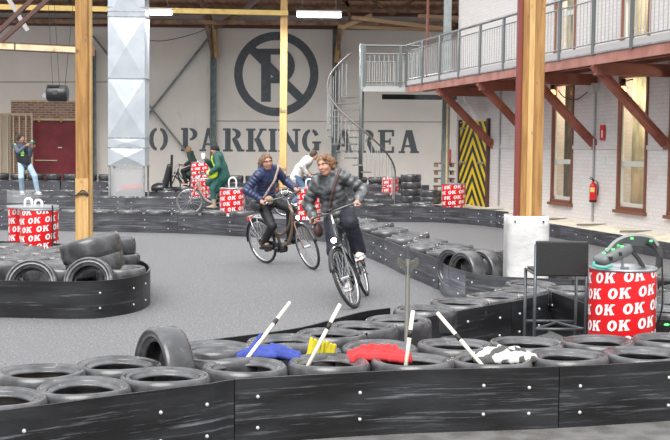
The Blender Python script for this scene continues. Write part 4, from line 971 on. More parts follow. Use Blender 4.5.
# ------------------------------------------------------------------ DEVICE ON THE DRUM
dl = dA.location
e = empty('vest_unit', (dl.x, dl.y, DH + .012), 0, 'grey electronic vest with glowing green lights on the right drum', 'electronic vest')
M_dev = mat('grey device shell', (.13, .14, .14), .4); M_led = mat('green light', (.1, .9, .2), .4, emit=(.08, 1, .15), estr=1.2)
def px_off(px, py, Y): return D(px, py, Y) - e.location
a, b = px_off(598, 262, 8.8), px_off(628, 247, 8.95)
R_ = None; bm = B(); s_, u_, d_ = frame(b - a)
rg = []
for f_, w_, h_ in ((0, .05, .035), (.06, .07, .07), (.5, .075, .10), (.9, .07, .095), (1, .05, .06)):
    c = a.lerp(b, f_); ring = []
    for i in range(16):
        t = 2 * PI * i / 16; cx_ = math.copysign(abs(math.cos(t)) ** .5, math.cos(t)); sx_ = math.copysign(abs(math.sin(t)) ** .5, math.sin(t)); ring.append(bm.verts.new(c + s_ * (w_ * cx_) + u_ * (h_ * .5 * sx_)))
    rg.append(ring)
for A_, C_ in zip(rg, rg[1:]):
    for i in range(16): bm.faces.new((A_[i], A_[(i + 1) % 16], C_[(i + 1) % 16], C_[i]))
bm.faces.new(rg[0][::-1]); bm.faces.new(rg[-1]); bmesh.ops.recalc_face_normals(bm, faces=bm.faces[:]); obj('shell', bm, M_dev, e, True)
for f_, sd, up in ((.25, .0, .042), (.45, -.03, .05), (.45, .03, .05), (.7, .0, .051), (.7, -.045, .045), (.88, .02, .048)):
    c = a.lerp(b, f_) - s_ * sd + u_ * up; bm = B(); ball(bm, (0, 0, 0), .016, (1, .7, .5), 10); o = obj('green_light', bm, M_led, e, True, loc=c)
for f_ in (.3, .6):
    c = a.lerp(b, f_) - u_ * .0 + s_ * .0; bm = B(); box(bm, c + V((0, -.075, 0)), (.05, .02, .03), bev=.004); obj('vent_plate', bm, M_bplast, e)
M_strap = mat('grey webbing', (.20, .21, .21), .6); M_pad = mat('black padding', (.035, .035, .037), .6)
def band(pts, w, th, nm, m, nrm=(0, 1, 0)):
    pts = spline(pts, 8); bm = B(); rr = []
    for i, p in enumerate(pts):
        t = (pts[min(i + 1, len(pts) - 1)] - pts[max(i - 1, 0)]).normalized(); sd = V(nrm); up = t.cross(sd).normalized()
        rr.append([bm.verts.new(p + sd * w / 2 * a_ + up * th / 2 * b_) for a_, b_ in ((-1, -1), (1, -1), (1, 1), (-1, 1))])
    for A_, C_ in zip(rr, rr[1:]):
        for i in range(4): bm.faces.new((A_[i], A_[(i + 1) % 4], C_[(i + 1) % 4], C_[i]))
    bm.faces.new(rr[0][::-1]); bm.faces.new(rr[-1]); bmesh.ops.recalc_face_normals(bm, faces=bm.faces[:]); return obj(nm, bm, m, e)
band([px_off(606, 256, 8.85), px_off(615, 246, 8.9), px_off(627, 240.5, 8.95), px_off(641, 240, 9.0), px_off(652, 243, 9.05), px_off(658, 250, 9.05)], .12, .024, 'upper_strap', M_strap, (.15, .72, -.68))
band([px_off(648, 242, 9.03), px_off(655, 246, 9.05), px_off(659.5, 254, 9.05), px_off(659, 264, 9.05), px_off(657.5, 268, 9.05)], .11, .028, 'back_pad', M_pad, (.5, .8, .2))
band([px_off(629, 244, 9.15), px_off(633, 252, 9.15), px_off(639, 260, 9.15), px_off(643, 267, 9.15)], .08, .022, 'inner_strap', M_pad)
bm = B(); tube(bm, [px_off(622.5, 268, 9.0), px_off(622.5, 246, 9.0)], .013, 8); obj('support_tube', bm, M_steel, e)
bm = B(); tube(bm, spline([px_off(594, 262, 8.8), px_off(595, 266, 8.75), px_off(604, 268, 8.75), px_off(612, 266, 8.78)]), .01, 6); obj('teal_cord', bm, mat('teal cord', (.03, .35, .27), .5), e)
for a_ in ((632, 238.5, 8.9), (651, 241, 8.95)): bm = B(); ball(bm, px_off(*a_), .014, (1, .7, .6), 8); obj('green_light', bm, M_led, e, True)
bm = B(); tube(bm, spline([V((dl.x + .29, dl.y - .05, .95)), V((dl.x + .30, dl.y - .06, .6)), V((dl.x + .285, dl.y - .03, .45)), V((dl.x + .30, dl.y - .02, .42))]), .007, 6); tag(obj('cable', bm, M_black), 'black cable hanging down the right side of the big drum', 'cable')
bm = B(); ball(bm, (dl.x + .32, dl.y - .12, .435), .014, (1.6, 1, .6)); tag(obj('small_light', bm, M_led, smooth=True), 'tiny glowing green light on the tyre beside the big drum', 'light')
# ================================================================== BICYCLES
def rotm(axis, ang): return Matrix.Rotation(ang, 3, V(axis))
def bicycle(Mx, label, frame_m, steer=0, crank=0, lod=1, light=True, tyre_m=None, battery=True, group='bicycles'):
    e = empty('bicycle', (0, 0, 0), 0, label, 'bicycle', group); e.matrix_world = Mx
    st_c = V((.44, 0, .8)); Rs = rotm(V((-.34, 0, .94)).normalized(), steer)
    S = lambda p: Rs @ (V(p) - st_c) + st_c
    I = lambda p: V(p)
    seg = 40 if lod else 24
    rub = tyre_m or mat('bicycle tyre rubber', (.03, .03, .032), .6)
    def wheel(cx, T, nm):
        w = obj('hub', lathe(B(), [(0, -.05), (.022, -.05), (.022, .05), (0, .05)], 10, 'y'), M_chrome); w.name = 'wheel'; w.parent = e
        R4 = (Rs if T is S else Matrix.Identity(3)).to_4x4(); w.matrix_local = Matrix.Translation(T((cx, 0, .35))) @ R4
        bm = B(); pts = [(.334 * math.cos(2 * PI * k / seg), 0, .334 * math.sin(2 * PI * k / seg)) for k in range(seg)]; tube(bm, pts, .019, 8, closed=True, ref=(0, 1, 0)); obj('tyre', bm, rub, w, True)
        bm = B(); pts = [(.310 * math.cos(2 * PI * k / seg), 0, .310 * math.sin(2 * PI * k / seg)) for k in range(seg)]; tube(bm, pts, .012, 6, closed=True, ref=(0, 1, 0)); obj('rim', bm, M_chrome, w, True)
        bm = B(); ns = 32 if lod else 16
        for k in range(ns):
            a = 2 * PI * k / ns; o_ = .35 if k % 4 < 2 else -.35
            tube(bm, [(.022 * math.cos(a + o_), .03 * (-1) ** k, .022 * math.sin(a + o_)), (.305 * math.cos(a), 0, .305 * math.sin(a))], .0019, 4, caps=False)
        obj('spokes', bm, mat('spoke steel', (.5, .5, .52), .35, .8), w)
        return w
    wheel(.65, S, 'f'); wheel(-.47, I, 'r')
    def tb(nm, pts, r, m, T=I, n=10, flat=1, **k): bm = B(); tube(bm, [T(p) for p in pts], r, n, flat=flat, **k); return obj(nm, bm, m, e, True)
    dt = spline([(.425, 0, .80), (.36, 0, .60), (.20, 0, .38), (.0, 0, .31)], 8)
    tb('down_tube', dt, .028, frame_m); tb('head_tube', [(.475, 0, .72), (.385, 0, .96)], .026, frame_m); tb('seat_tube', [(0, 0, .30), (-.14, 0, .76)], .022, frame_m)
    tb('seat_post', [(-.14, 0, .75), (-.195, 0, .92)], .014, M_chrome)
    tb('top_tube', spline([(.41, 0, .88), (.30, 0, .66), (.10, 0, .50), (-.06, 0, .50)], 6), .018, frame_m)
    for s in (-1, 1):
        tb('chain_stay', [(0, s * .03, .30), (-.47, s * .06, .35)], .012, frame_m); tb('seat_stay', [(-.11, s * .02, .68), (-.47, s * .06, .35)], .010, frame_m)
        tb('fork_blade', spline([(.49, s * .035, .70), (.56, s * .055, .55), (.65, s * .055, .35)], 6), .013, frame_m, S)
    tb('fork_crown', [(.485, -.045, .71), (.485, .045, .71)], .018, frame_m, S); tb('stem', spline([(.385, 0, .95), (.355, 0, 1.06), (.37, 0, 1.09)], 5), .016, M_chrome, S)
    hb = spline([(.12, .285, 1.06), (.22, .295, 1.075), (.31, .24, 1.10), (.37, .1, 1.10), (.37, 0, 1.09), (.37, -.1, 1.10), (.31, -.24, 1.10), (.22, -.295, 1.075), (.12, -.285, 1.06)], 6)
    tb('handlebar', hb, .012, mat('dark handlebar', (.12, .12, .125), .3, .6), S)
    for s in (-1, 1):
        tb('grip', [(.10, s * .283, 1.057), (.225, s * .295, 1.076)], .017, M_black, S)
        tb('brake_lever', [(.28, s * .27, 1.085), (.25, s * .31, 1.06), (.16, s * .32, 1.04)], .006, M_chrome, S)
        tb('crank_arm', [(0, s * .07, .30), (.17 * math.cos(crank) * s, s * .08, .30 + .17 * math.sin(crank) * s)], .011, M_dsteel)
        bm = B(); box(bm, (.17 * math.cos(crank) * s, s * .13, .30 + .17 * math.sin(crank) * s), (.09, .08, .022), bev=.004); pd = obj('pedal', bm, M_bplast, e)
        bm = B(); box(bm, (.17 * math.cos(crank) * s + .046, s * .13, .30 + .17 * math.sin(crank) * s), (.004, .06, .012)); obj('pedal_reflector', bm, mat('orange reflector', (.8, .2, .02), .3), pd)
    bm = B(); tube(bm, [S((.37, -.03, 1.12)), S((.37, .03, 1.12))], .02, 8); obj('display', bm, M_bplast, e, True)
    # mudguards
    for cx, T, a0, a1 in ((.65, S, 20, 165), (-.47, I, 15, 185)):
        bm = B(); rr = []
        for k in range(22):
            a = math.radians(a0 + (a1 - a0) * k / 21); r = .372
            rr.append([bm.verts.new(T((cx + (r + dz) * math.cos(a), y, .35 + (r + dz) * math.sin(a)))) for y, dz in ((-.03, -.012), (-.017, .002), (.017, .002), (.03, -.012))])
        for A_, C_ in zip(rr, rr[1:]):
            for i in range(3): bm.faces.new((A_[i], A_[i + 1], C_[i + 1], C_[i]))
        o = obj('mudguard', bm, M_bplast, e, True); md = o.modifiers.new('t', 'SOLIDIFY'); md.thickness = .003
    bm = B(); tube(bm, [(0, .045, .30), (-.2, .045, .33), (-.47, .05, .35)], [.085, .065, .05], 14, flat=.2, ref=(0, 1, 0)); 
    for v in bm.verts: v.co.y = .0 - .055 + (v.co.y - .045) * 1
    obj('chain_guard', bm, M_bplast, e, True)
    if battery: bm = B(); tube(bm, [(-.04, 0, .27), (.10, 0, .30)], .075, 14, flat=.6, ref=(0, 1, 0)); obj('motor', bm, M_bplast, e, True)
    # saddle
    o = surf('saddle', [E((-.27, 0, .945), (.13, .095, .035), .02), C((-.2, 0, .945), (.0, 0, .945), .045, .022, .04, (0, 0, 1), 1.4)], .012, M_bplast, e)
    # rack
    for s in (-1, 1):
        tb('rack_rail', [(-.22, s * .05, .74), (-.66, s * .06, .74)], .007, M_chrome if lod else M_dsteel); tb('rack_stay', [(-.60, s * .06, .74), (-.48, s * .065, .36)], .006, M_chrome); tb('rack_strut', [(-.40, s * .06, .74), (-.48, s * .065, .36)], .006, M_chrome)
    bm = B()
    for x in (-.3, -.42, -.54, -.66): tube(bm, [(x, -.055, .74), (x, .055, .74)], .006, 5)
    obj('rack_bars', bm, M_chrome, e)
    bm = B(); box(bm, (-.69, 0, .70), (.03, .08, .05), bev=.005); obj('rear_light', bm, mat('red lens', (.6, .02, .02), .3, emit=(1, .05, .02), estr=.3), e)
    tb('kick_stand', [(-.36, .05, .30), (-.60, .06, .24)], .008, M_dsteel)
    bm = B(); lathe(bm, [(0, -.045), (.025, -.04), (.036, 0), (.036, .012), (0, .016)], 14, 'x', c=(0, 0, 0)); 
    for v in bm.verts: v.co = S(v.co + V((.555, 0, .79)))
    hl = obj('headlight', bm, M_bplast, e, True)
    if light:
        bm = B(); ball(bm, S((.572, 0, .79)), .030, (.5, 1, 1)); obj('lens', bm, mat('lit headlight', (1, 1, 1), .2, emit=(.95, .97, 1), estr=28), hl, True)
    tb('brake_cable', spline([(.28, .25, 1.09), (.45, .15, 1.08), (.52, .05, .9), (.47, .03, .76)], 6), .004, M_black, S, 5)
    tb('brake_cable', spline([(.28, -.25, 1.09), (.44, -.16, 1.05), (.52, -.04, .88), (.47, -.02, .78)], 6), .004, M_black, S, 5)
    return e, S
def place(x, y, hx, hy, lean, ref=.65, z=0):
    h = V((hx, hy, 0)).normalized(); o = V((x, y, 0)) - h * ref
    return Matrix.Translation((o.x, o.y, z)) @ Matrix.Rotation(math.atan2(h.y, h.x), 4, 'Z') @ Matrix.Rotation(lean, 4, 'X')
# ================================================================== PEOPLE
def ik(a, b, l1, l2, hint):
    a, b, hint = V(a), V(b), V(hint); d = b - a; L = min(d.length, (l1 + l2) * .999); dn = d.normalized(); b = a + dn * L
    x = (l1 * l1 - l2 * l2 + L * L) / (2 * L); h = math.sqrt(max(l1 * l1 - x * x, 0)); hp = (hint - dn * hint.dot(dn)).normalized()
    return a + dn * x + hp * h, b
def hand_prims(w, g, axis, back, thumb_side, r=1.0, curl=True):
    """palm from wrist w to the knuckles over a bar at g; axis runs from little finger to index; back = direction the knuckles face"""
    w, g, ax = V(w), V(g), V(axis).normalized(); bk = V(back); bk = (bk - ax * bk.dot(ax)).normalized()
    fr = ax.cross(bk).normalized()
    if fr.dot(g - w) < 0: fr = -fr
    kn = g + bk * .022 + fr * .004
    P_ = [C(w, g + bk * .018 - fr * .03, .024, .026, .015, ax, .8), C(g + bk * .018 - fr * .03 - ax * .026, kn - ax * .03, .014, .012, .01), C(g + bk * .018 - fr * .03 + ax * .026, kn + ax * .03, .014, .012, .01)]
    for i, (o, ln) in enumerate(((-.033, .8), (-.011, .95), (.011, 1.0), (.033, .93))):
        k0 = kn + ax * o; k1 = g + ax * o + bk * .010 + fr * .030 * ln; k2 = g + ax * o - bk * .016 + fr * .024 * ln; k3 = g + ax * o - bk * .026 + fr * .004
        P_ += [C(k0, k1, .0105, .0098, .004), C(k1, k2, .0098, .009, .003), C(k2, k3, .009, .0075, .003)]
    t0 = g + bk * .01 - fr * .035 + ax * .03; t1 = g - bk * .012 - fr * .018 + ax * .045; t2 = g - bk * .024 + fr * .006 + ax * .04
    P_ += [C(t0, t1, .013, .011, .008), C(t1, t2, .011, .0085, .004)]
    return P_
def person(Mx, J, label, o, vox=.008, group=None):
    """J: joints in local space. one continuous body, with clothes and hair as children"""
    L_ = lambda k: V(J[k])
    hc, f, u = L_('head'), L_('face').normalized(), V(J.get('hup', (0, 0, 1)))
    l = u.cross(f).normalized(); u = f.cross(l).normalized(); Rh = Matrix((f, l, u)).transposed()
    H = lambda a, b, c: hc + f * a + l * b + u * c
    sk = o.get('skin', M_skin); hs = o.get('hs', 1.0)
    hp = [E(H(-.008, 0, .022), (.094 * hs, .074 * hs, .092 * hs), .02, Rh), E(H(.022, 0, -.045), (.062, .056, .068), .035, Rh), E(H(.045, 0, -.092), (.030, .030, .022), .025, Rh),
          C(H(.080, 0, .022), H(.106, 0, -.020), .009, .014, .010), E(H(.062, .034, -.024), (.028, .026, .026), .02, Rh), E(H(.062, -.034, -.024), (.028, .026, .026), .02, Rh),
          C(H(.076, .042, .036), H(.086, .008, .034), .009, .009, .012), C(H(.076, -.042, .036), H(.086, -.008, .034), .009, .009, .012),
          E(H(.086, .031, .014), (.014, .019, .012), .008, Rh, sub=True), E(H(.086, -.031, .014), (.014, .019, .012), .008, Rh, sub=True),
          E(H(.078, 0, -.055), (.016, .026, .012), .010, Rh), E(H(-.004, .076, -.002), (.018, .010, .030), .008, Rh), E(H(-.004, -.076, -.002), (.018, .010, .030), .008, Rh),
          C(H(-.02, 0, -.06), L_('neck'), .052, .056, .02), C(L_('neck'), L_('chest') + V((0, 0, .06)), .058, .08, .04)]
    ch, wa, pe = L_('chest'), L_('waist'), L_('pelvis'); sh = [L_('shL'), L_('shR')]; side = (sh[0] - sh[1]).normalized()
    fwd = V((0, 0, 1)).cross(side) * -1; fx = side.cross(V((0, 0, 1)))
    bp = hp + [C(ch, wa, .12, .105, .05, fx, 1.35), C(wa, pe, .105, .125, .05, fx, 1.15), C(sh[0], sh[1], .062, .062, .06)]
    body_r = 1.0
    for s in 'LR':
        a, b, c_ = L_('sh' + s), L_('el' + s), L_('wr' + s)
        bp += [C(a, b, .050, .038, .03), C(b, c_, .038, .024, .015)] + J['hand' + s]
        a, b, c_, t = L_('hip' + s), L_('kn' + s), L_('an' + s), L_('toe' + s)
        bp += [C(a, b, .082, .052, .04), C(b, c_, .052, .034, .02), C(c_, t, .036, .028, .02)]
    body = surf('person', bp, vox, sk); tag(body, label, 'person', group)
    # jacket -------------------------------------------------------------
    q = o.get('quilt'); jr = o.get('jr', 1.0)
    neck0 = L_('neck'); tors = [C(ch + V((0, 0, .03)), wa, .150 * jr, .140 * jr, .06, fx, 1.25, q), C(wa, pe + V((0, 0, o.get('hem', -.02))), .140 * jr, .165 * jr, .05, fx, 1.10, q), C(sh[0] * .93 + sh[1] * .07, sh[1] * .93 + sh[0] * .07, .074 * jr, .074 * jr, .06), C(neck0 - V((0, 0, .01)), ch, .07, .12, .06)]
    if o.get('skirt'): tors.append(C(pe, V(o['skirt']), .15, .15, .08, (0, 1, 0), 1.0))
    arms = []
    for s in 'LR':
        a, b, c_ = L_('sh' + s), L_('el' + s), L_('wr' + s); cu = b.lerp(c_, .93)
        arms += [C(a, b, .068 * jr, .060 * jr, .045, None, 1, q), C(b, cu, .060 * jr, .046 * jr, .035, None, 1, q)]
    neck = L_('neck'); col = []
    if o.get('hood', True):
        for k in range(9):
            a = PI * .30 + 2 * PI * .70 * k / 8 if False else math.radians(55 + 250 * k / 8)
            d = fx * math.cos(a) + side * math.sin(a); back = max(0, -math.cos(a)); col.append(E(neck + d * (.072 + .02 * back) + V((0, 0, .022 + .02 * back)), (.040 + .022 * back, .040 + .022 * back, .046 + .02 * back), .025))
    else: col.append(C(neck - V((0, 0, .04)), neck + V((0, 0, .012)), .082, .070, .03))
    dp = None
    if o.get('wrinkle'):
        w_ = o['wrinkle']
        def dp(x, y, z): return (w_ * (np.sin(x * 41 + 3 * np.sin(z * 23)) * np.sin(y * 37 + 2 * np.sin(x * 31)) * .6 + .5 * np.sin(z * 58 + 2.4 * np.sin(y * 29 + x * 17)))).astype(np.float32)
    jk = surf(o.get('jname', 'jacket'), tors + arms + col, vox, o['jm'], body, dp)
    bm = B(); a_ = neck + fx * .12; b_ = pe + fx * .19 * jr
    # trousers --------------------------------------------------------------
    tr = [C(wa, pe, .10, .128, .04, fx, 1.1)]; tr_ = o.get('tr', (.098, .075, .068))
    for s in 'LR':
        a, b, c_ = L_('hip' + s), L_('kn' + s), L_('an' + s); e_ = b.lerp(c_, o.get('cuff', 1.0))
        tr += [C(a, b, tr_[0], tr_[1], .05), C(b, e_, tr_[1], tr_[2], .03)]
        if o.get('flare'): fl = o['flare'].get(s); tr += [C(b.lerp(c_, .3), e_ + V(fl[0]), tr_[1] * .9, fl[1], .03)] if fl else []
    surf('trousers', tr, vox, o['tm'], body, (lambda x, y, z: (.0035 * np.sin(z * 47 + 3 * np.sin(x * 22)) * np.sin(y * 40 + x * 30)).astype(np.float32)) if vox < .012 else None)
    for s in 'LR':
        c_, t = L_('an' + s), L_('toe' + s); dn = V(J.get('sole' + s, (0, 0, -1))); d = (t - c_); fd = (d - dn * d.dot(dn)).normalized(); heel = c_ + dn * .052 - fd * .045; toe = t + dn * .0
        p_ = [C(heel, heel + fd * .15, .036, .036, .03), C(heel + fd * .10, heel + fd * .215, .040, .030, .03, dn, 1.25), C(c_, heel + fd * .05, .046, .048, .03)]
        if o.get('boot'): p_.append(C(c_ + (L_('kn' + s) - c_) * .35, c_, .058, .05, .02))
        sh_ = surf('shoe', p_, vox, o['sm'], body)
        bm = B(); ctr = heel + fd * .085 + dn * .034; s_ = fd.cross(dn).normalized(); box(bm, ctr, (.262, .078, .018), Matrix((fd, s_, dn)).transposed(), bev=.006); obj('sole', bm, o.get('solem', M_white), sh_)
    # hair --------------------------------------------------------------------
    if o.get('hair'):
        hpz = [E(H(-.014, 0, .032), (.103 * hs, .084 * hs, .099 * hs), .02, Rh)]
        hl = o.get('hair_len', .10)
        for b in (-.07, -.035, 0, .035, .07): hpz.append(C(H(-.055, b * .9, .02), H(-.065 + abs(b) * .3, b * 1.05, -hl), .040, .028, .025))
        for b in (-1, 1): hpz.append(C(H(.02, b * .066, .06), H(-.02, b * .080, -.04), .018, .016, .02))
        for h_ in o.get('locks', []): hpz.append(C(H(*h_[0]), H(*h_[1]), h_[2], h_[3], .02))
        hpz.append(E(H(.104, 0, .0), (.058, .058, .088), .012, Rh, sub=True))
        surf('hair', hpz, vox * .8, o['hair'], body, lambda x, y, z: (.0035 * np.sin((x - hc.x) * 140 + (y - hc.y) * 160 + 6 * np.sin((z - hc.z) * 18))).astype(np.float32))
    if o.get('eyes', True):
        for b in (-.031, .031):
            bm = B(); ball(bm, H(.0775, b, .013), .0098, (1, 1, .8), seg=10); ey = obj('eye', bm, mat('eye white', (.45, .42, .40), .3), body, True)
            bm = B(); ball(bm, H(.0835, b, .013), .0058, seg=8); obj('iris', bm, mat('dark iris', (.03, .02, .015), .2), ey, True)
            bm = B(); tube(bm, [H(.084, b - .018, .034), H(.092, b, .040), H(.086, b + .018, .034)], .0035, 5); obj('eyebrow', bm, o.get('brow', mat('brown brow', (.09, .05, .03), .8)), body, True)
        bm = B(); tube(bm, [H(.083, -.022, -.052), H(.095, -.008, -.057), H(.095, .008, -.057), H(.083, .022, -.052)], .005, 6); obj('lips', bm, mat('lip', (.42, .12, .10), .4), body, True)
        bm = B(); tube(bm, [H(.089, -.014, -.0535), H(.0965, 0, -.0555), H(.089, .014, -.0535)], .0025, 5); obj('teeth', bm, mat('teeth', (.8, .78, .74), .3), body, True)
    body.matrix_world = Mx
    body['_t'] = 0; del body['_t']
    return body, jk, tors + ([arms[0]] if False else []), dict(H=H, fx=fx, side=side)
from mathutils.bvhtree import BVHTree
def strap(tors, Mx, C0, e1, ex, a0, a1, width, m, nm, parent, off=.012, n=44, vox=.015):
    tmp = surf('tmp', tors, vox, m); me = tmp.data; bv = BVHTree.FromPolygons([v.co.copy() for v in me.vertices], [tuple(p.vertices) for p in me.polygons])
    bpy.data.objects.remove(tmp); bpy.data.meshes.remove(me)
    e1, ex = V(e1).normalized(), V(ex).normalized(); nn = e1.cross(ex).normalized(); pts = []
    for k in range(n + 1):
        a = math.radians(a0 + (a1 - a0) * k / n); d = e1 * math.cos(a) + ex * math.sin(a)
        h = bv.ray_cast(V(C0) + d * .8, -d)
        if h[0]: pts.append(h[0] + d * off)
    bm = B(); rr = []
    for i, p in enumerate(pts):
        t = (pts[min(i + 1, len(pts) - 1)] - pts[max(i - 1, 0)]).normalized(); o_ = t.cross(nn).normalized()
        rr.append([bm.verts.new(p + nn * width / 2 * a_ + o_ * .003 * b_) for a_, b_ in ((-1, -1), (1, -1), (1, 1), (-1, 1))])
    for A_, C_ in zip(rr, rr[1:]):
        for i in range(4): bm.faces.new((A_[i], A_[(i + 1) % 4], C_[(i + 1) % 4], C_[i]))
    bm.faces.new(rr[0][::-1]); bm.faces.new(rr[-1]); bmesh.ops.recalc_face_normals(bm, faces=bm.faces[:])
    return obj(nm, bm, m, parent, True)
def cyclist_joints(S, crank, fwdlean=0, face=(1, 0, 0), hup=(0, 0, 1), reach=(.17, .283, 1.066), lift=.04, knee_out=.04, headoff=(0, 0, 0), free=None, sway=0):
    J = {}; fl = fwdlean
    J['pelvis'] = (-.20, 0, 1.01 + lift - .04); J['waist'] = (-.17 + fl * .25, 0, 1.15 + lift); J['chest'] = (-.09 + fl * .75, 0, 1.35 + lift - fl * .15)
    J['neck'] = (-.045 + fl * 1.05, 0, 1.475 + lift - fl * .30); J['head'] = V((-.005 + fl * 1.3, 0, 1.615 + lift - fl * .42)) + V(headoff)
    J['face'] = face; J['hup'] = hup
    for kk, ww in (('chest', .5), ('neck', .9), ('head', 1.1)): J[kk] = V(J[kk]) + V((0, sway * ww, 0))
    for s, n in ((1, 'L'), (-1, 'R')):
        sh = V((-.065 + fl * .95, s * .165 + sway * .8, 1.425 + lift - fl * .25)); g = S((reach[0], s * reach[1], reach[2]))
        bar = (S((.225, s * .295, 1.076)) - S((.10, s * .283, 1.057))).normalized()
        w = g + V((-.065, s * .005, .045)) + V((0, 0, 0))
        if free and n in free: w, g, bar = V(free[n][0]), V(free[n][1]), V(free[n][2])
        el, w = ik(sh, w, .285, .255, (-.5, s * .75, -.7))
        J['sh' + n] = sh; J['el' + n] = el; J['wr' + n] = w
        if free and n in free: J['hand' + n] = hand_prims(w, g, bar, V(free[n][3]), s)
        else: J['hand' + n] = hand_prims(w, g, V((bar.x, bar.y, bar.z)) * 1 if False else V((0, 0, 0)) + (bar * 1.0), (0, s * .55, .83), s) if False else hand_prims(w, g, bar, (0.0, s * .25, .97), s)
        hip = V((-.19, s * .088, .975 + lift)); p = V((.17 * math.cos(crank) * s, s * .125, .30 + .17 * math.sin(crank) * s))
        an = p + V((-.075, 0, .115)); kn, an = ik(hip, an, .435, .425, (1, s * knee_out * 3, .25))
        J['hip' + n] = hip; J['kn' + n] = kn; J['an' + n] = an; J['toe' + n] = p + V((.075, 0, .055)); J['sole' + n] = (0, 0, -1)
    return J
# --- the woman in the grey puffer jacket, in front --------------------------------
fp = P(355.5, 308, 0); M1 = place(fp.x, fp.y, -.15, -.99, math.radians(18)); cr1 = math.radians(68)
b1, S1 = bicycle(M1, 'dark city bicycle ridden toward the camera by the woman in the grey jacket', mat('dark grey frame', (.10, .105, .11), .35, .4), steer=math.radians(-10), crank=cr1)
m_puff = mat('grey camouflage puffer nylon', (.030, .033, .036), .30, col2=(.15, .16, .165), nscale=9, ndetail=4, lo=.42, hi=.62, bump=.25, bscale=22, bdist=.01)
M_hair = mat('brown hair', (.13, .06, .03), .5, col2=(.26, .14, .07), nscale=30, lo=.4, hi=.7, stretch=(1, 1, .2))
m_navy = mat('dark navy trousers', (.014, .016, .028), .7); m_wsh = mat('white shoe', (.72, .72, .71), .5)
J1 = cyclist_joints(S1, cr1, .06, face=(.90, -.42, -.06), hup=(.08, .10, 1), lift=.05, knee_out=.06, headoff=(.02, .01, 0), sway=.05)
p1, jk1, to1, i1 = person(M1, J1, 'person in a grey camouflage puffer jacket riding toward the camera, looking aside', dict(
    jm=m_puff, quilt=(.016, .08), jr=1.14, tm=m_navy, sm=m_wsh, hair=M_hair, hair_len=.045, wrinkle=.004, tr=(.105, .090, .082), cuff=.93,
    flare={'L': ((-.10, 0, -.03), .075), 'R': ((-.02, 0, -.03), .085)}, locks=[((-.06, .05, .04), (-.13, .07, -.01), .035, .02), ((-.06, .0, .08), (-.14, .02, .04), .04, .02), ((.02, .03, .105), (.06, .05, .085), .028, .018)]), vox=.0075)
bag = empty('shoulder_bag', (0, 0, 0), 0, 'dark brown shoulder bag hanging at the right hip of the grey jacket rider', 'bag'); bag.matrix_world = M1
m_bagb = mat('dark brown leather', (.06, .03, .028), .5); strap(to1, M1, (-.1, 0, 1.24), (0, .17, .25), (1, 0, 0), -10, 172, .032, mat('brown strap', (.09, .05, .045), .5), 'strap', bag, vox=.015)
surf('pouch', [E((.06, -.245, .97), (.085, .045, .075), .02), E((.06, -.255, .925), (.095, .05, .07), .03)], .012, m_bagb, bag)
bm = B(); tube(bm, [(-.02, -.295, .99), (.05, -.302, .975), (.13, -.29, .99)], .005, 5); obj('zip', bm, M_steel, bag)
# --- the woman in the blue jacket -----------------------------------------------------
fp = P(311.5, 269.5, 0); M2 = place(fp.x, fp.y, .64, -.77, math.radians(13)); cr2 = math.radians(12)
b2, S2 = bicycle(M2, 'brown electric bicycle ridden by the woman in the blue jacket', mat('brown bronze frame', (.20, .14, .11), .35, .4), steer=math.radians(-12), crank=cr2)
m_blue = mat('navy blue quilted nylon', (.020, .030, .080), .42, col2=(.036, .050, .125), nscale=14, lo=.4, hi=.7)
J2 = cyclist_joints(S2, cr2, .05, face=(.93, -.30, -.12), hup=(.15, 0, 1), lift=.03, headoff=(.0, -.03, -.01))
M_hair2 = mat('light brown hair', (.12, .065, .035), .5, col2=(.24, .14, .085), nscale=30, lo=.4, hi=.7, stretch=(1, 1, .2))
p2, jk2, to2, i2 = person(M2, J2, 'person in a navy blue quilted jacket and glasses riding beside the track barrier', dict(
    jm=m_blue, quilt=(.013, .052), jr=1.02, tm=mat('black leggings', (.012, .012, .014), .6), sm=mat('black trainers', (.02, .02, .022), .5), solem=M_bplast, hair=M_hair2, hair_len=.07, tr=(.098, .068, .048),
    locks=[((-.06, -.04, .03), (-.13, -.08, -.04), .035, .02), ((-.07, .03, .05), (-.14, .03, .0), .035, .02)]), vox=.0085)
H = i2['H']; bm = B()
for b in (-.031, .031): tube(bm, [H(.098, b + .024 * math.cos(2 * PI * k / 14), .010 + .019 * math.sin(2 * PI * k / 14)) for k in range(14)], .0018, 5, closed=True)
tube(bm, [H(.099, -.008, .012), H(.099, .008, .012)], .002, 5)
for s in (-1, 1): tube(bm, [H(.096, s * .055, .014), H(.0, s * .083, .014)], .002, 5)
obj('glasses', bm, M_black, p2)
bag = empty('crossbody_bag', (0, 0, 0), 0, 'black crossbody bag with a pale strap at the hip of the blue jacket rider', 'bag'); bag.matrix_world = M2
strap(to2, M2, (-.1, 0, 1.24), (0, .17, .25), (1, 0, 0), -10, 172, .038, mat('pale pink strap', (.50, .38, .34), .6), 'strap', bag, off=.016)
surf('pouch', [E((-.13, -.235, 1.0), (.12, .06, .075), .02), E((-.13, -.24, .97), (.125, .055, .07), .03)], .012, mat('black shiny leather', (.03, .03, .034), .3), bag)
bag = empty('tan_pouch', (0, 0, 0), 0, 'small tan belt pouch on the thigh of the blue jacket rider', 'pouch'); bag.matrix_world = M2
surf('pouch_body', [E((.035, -.10, 1.055), (.05, .07, .055), .02), E((.06, -.10, 1.03), (.045, .06, .05), .02)], .01, mat('tan canvas', (.36, .24, .16), .7), bag)
bm = B(); box(bm, (.085, -.12, 1.07), (.05, .09, .02), bev=.004); obj('flap', bm, mat('tan canvas', (0, 0, 0)), bag)
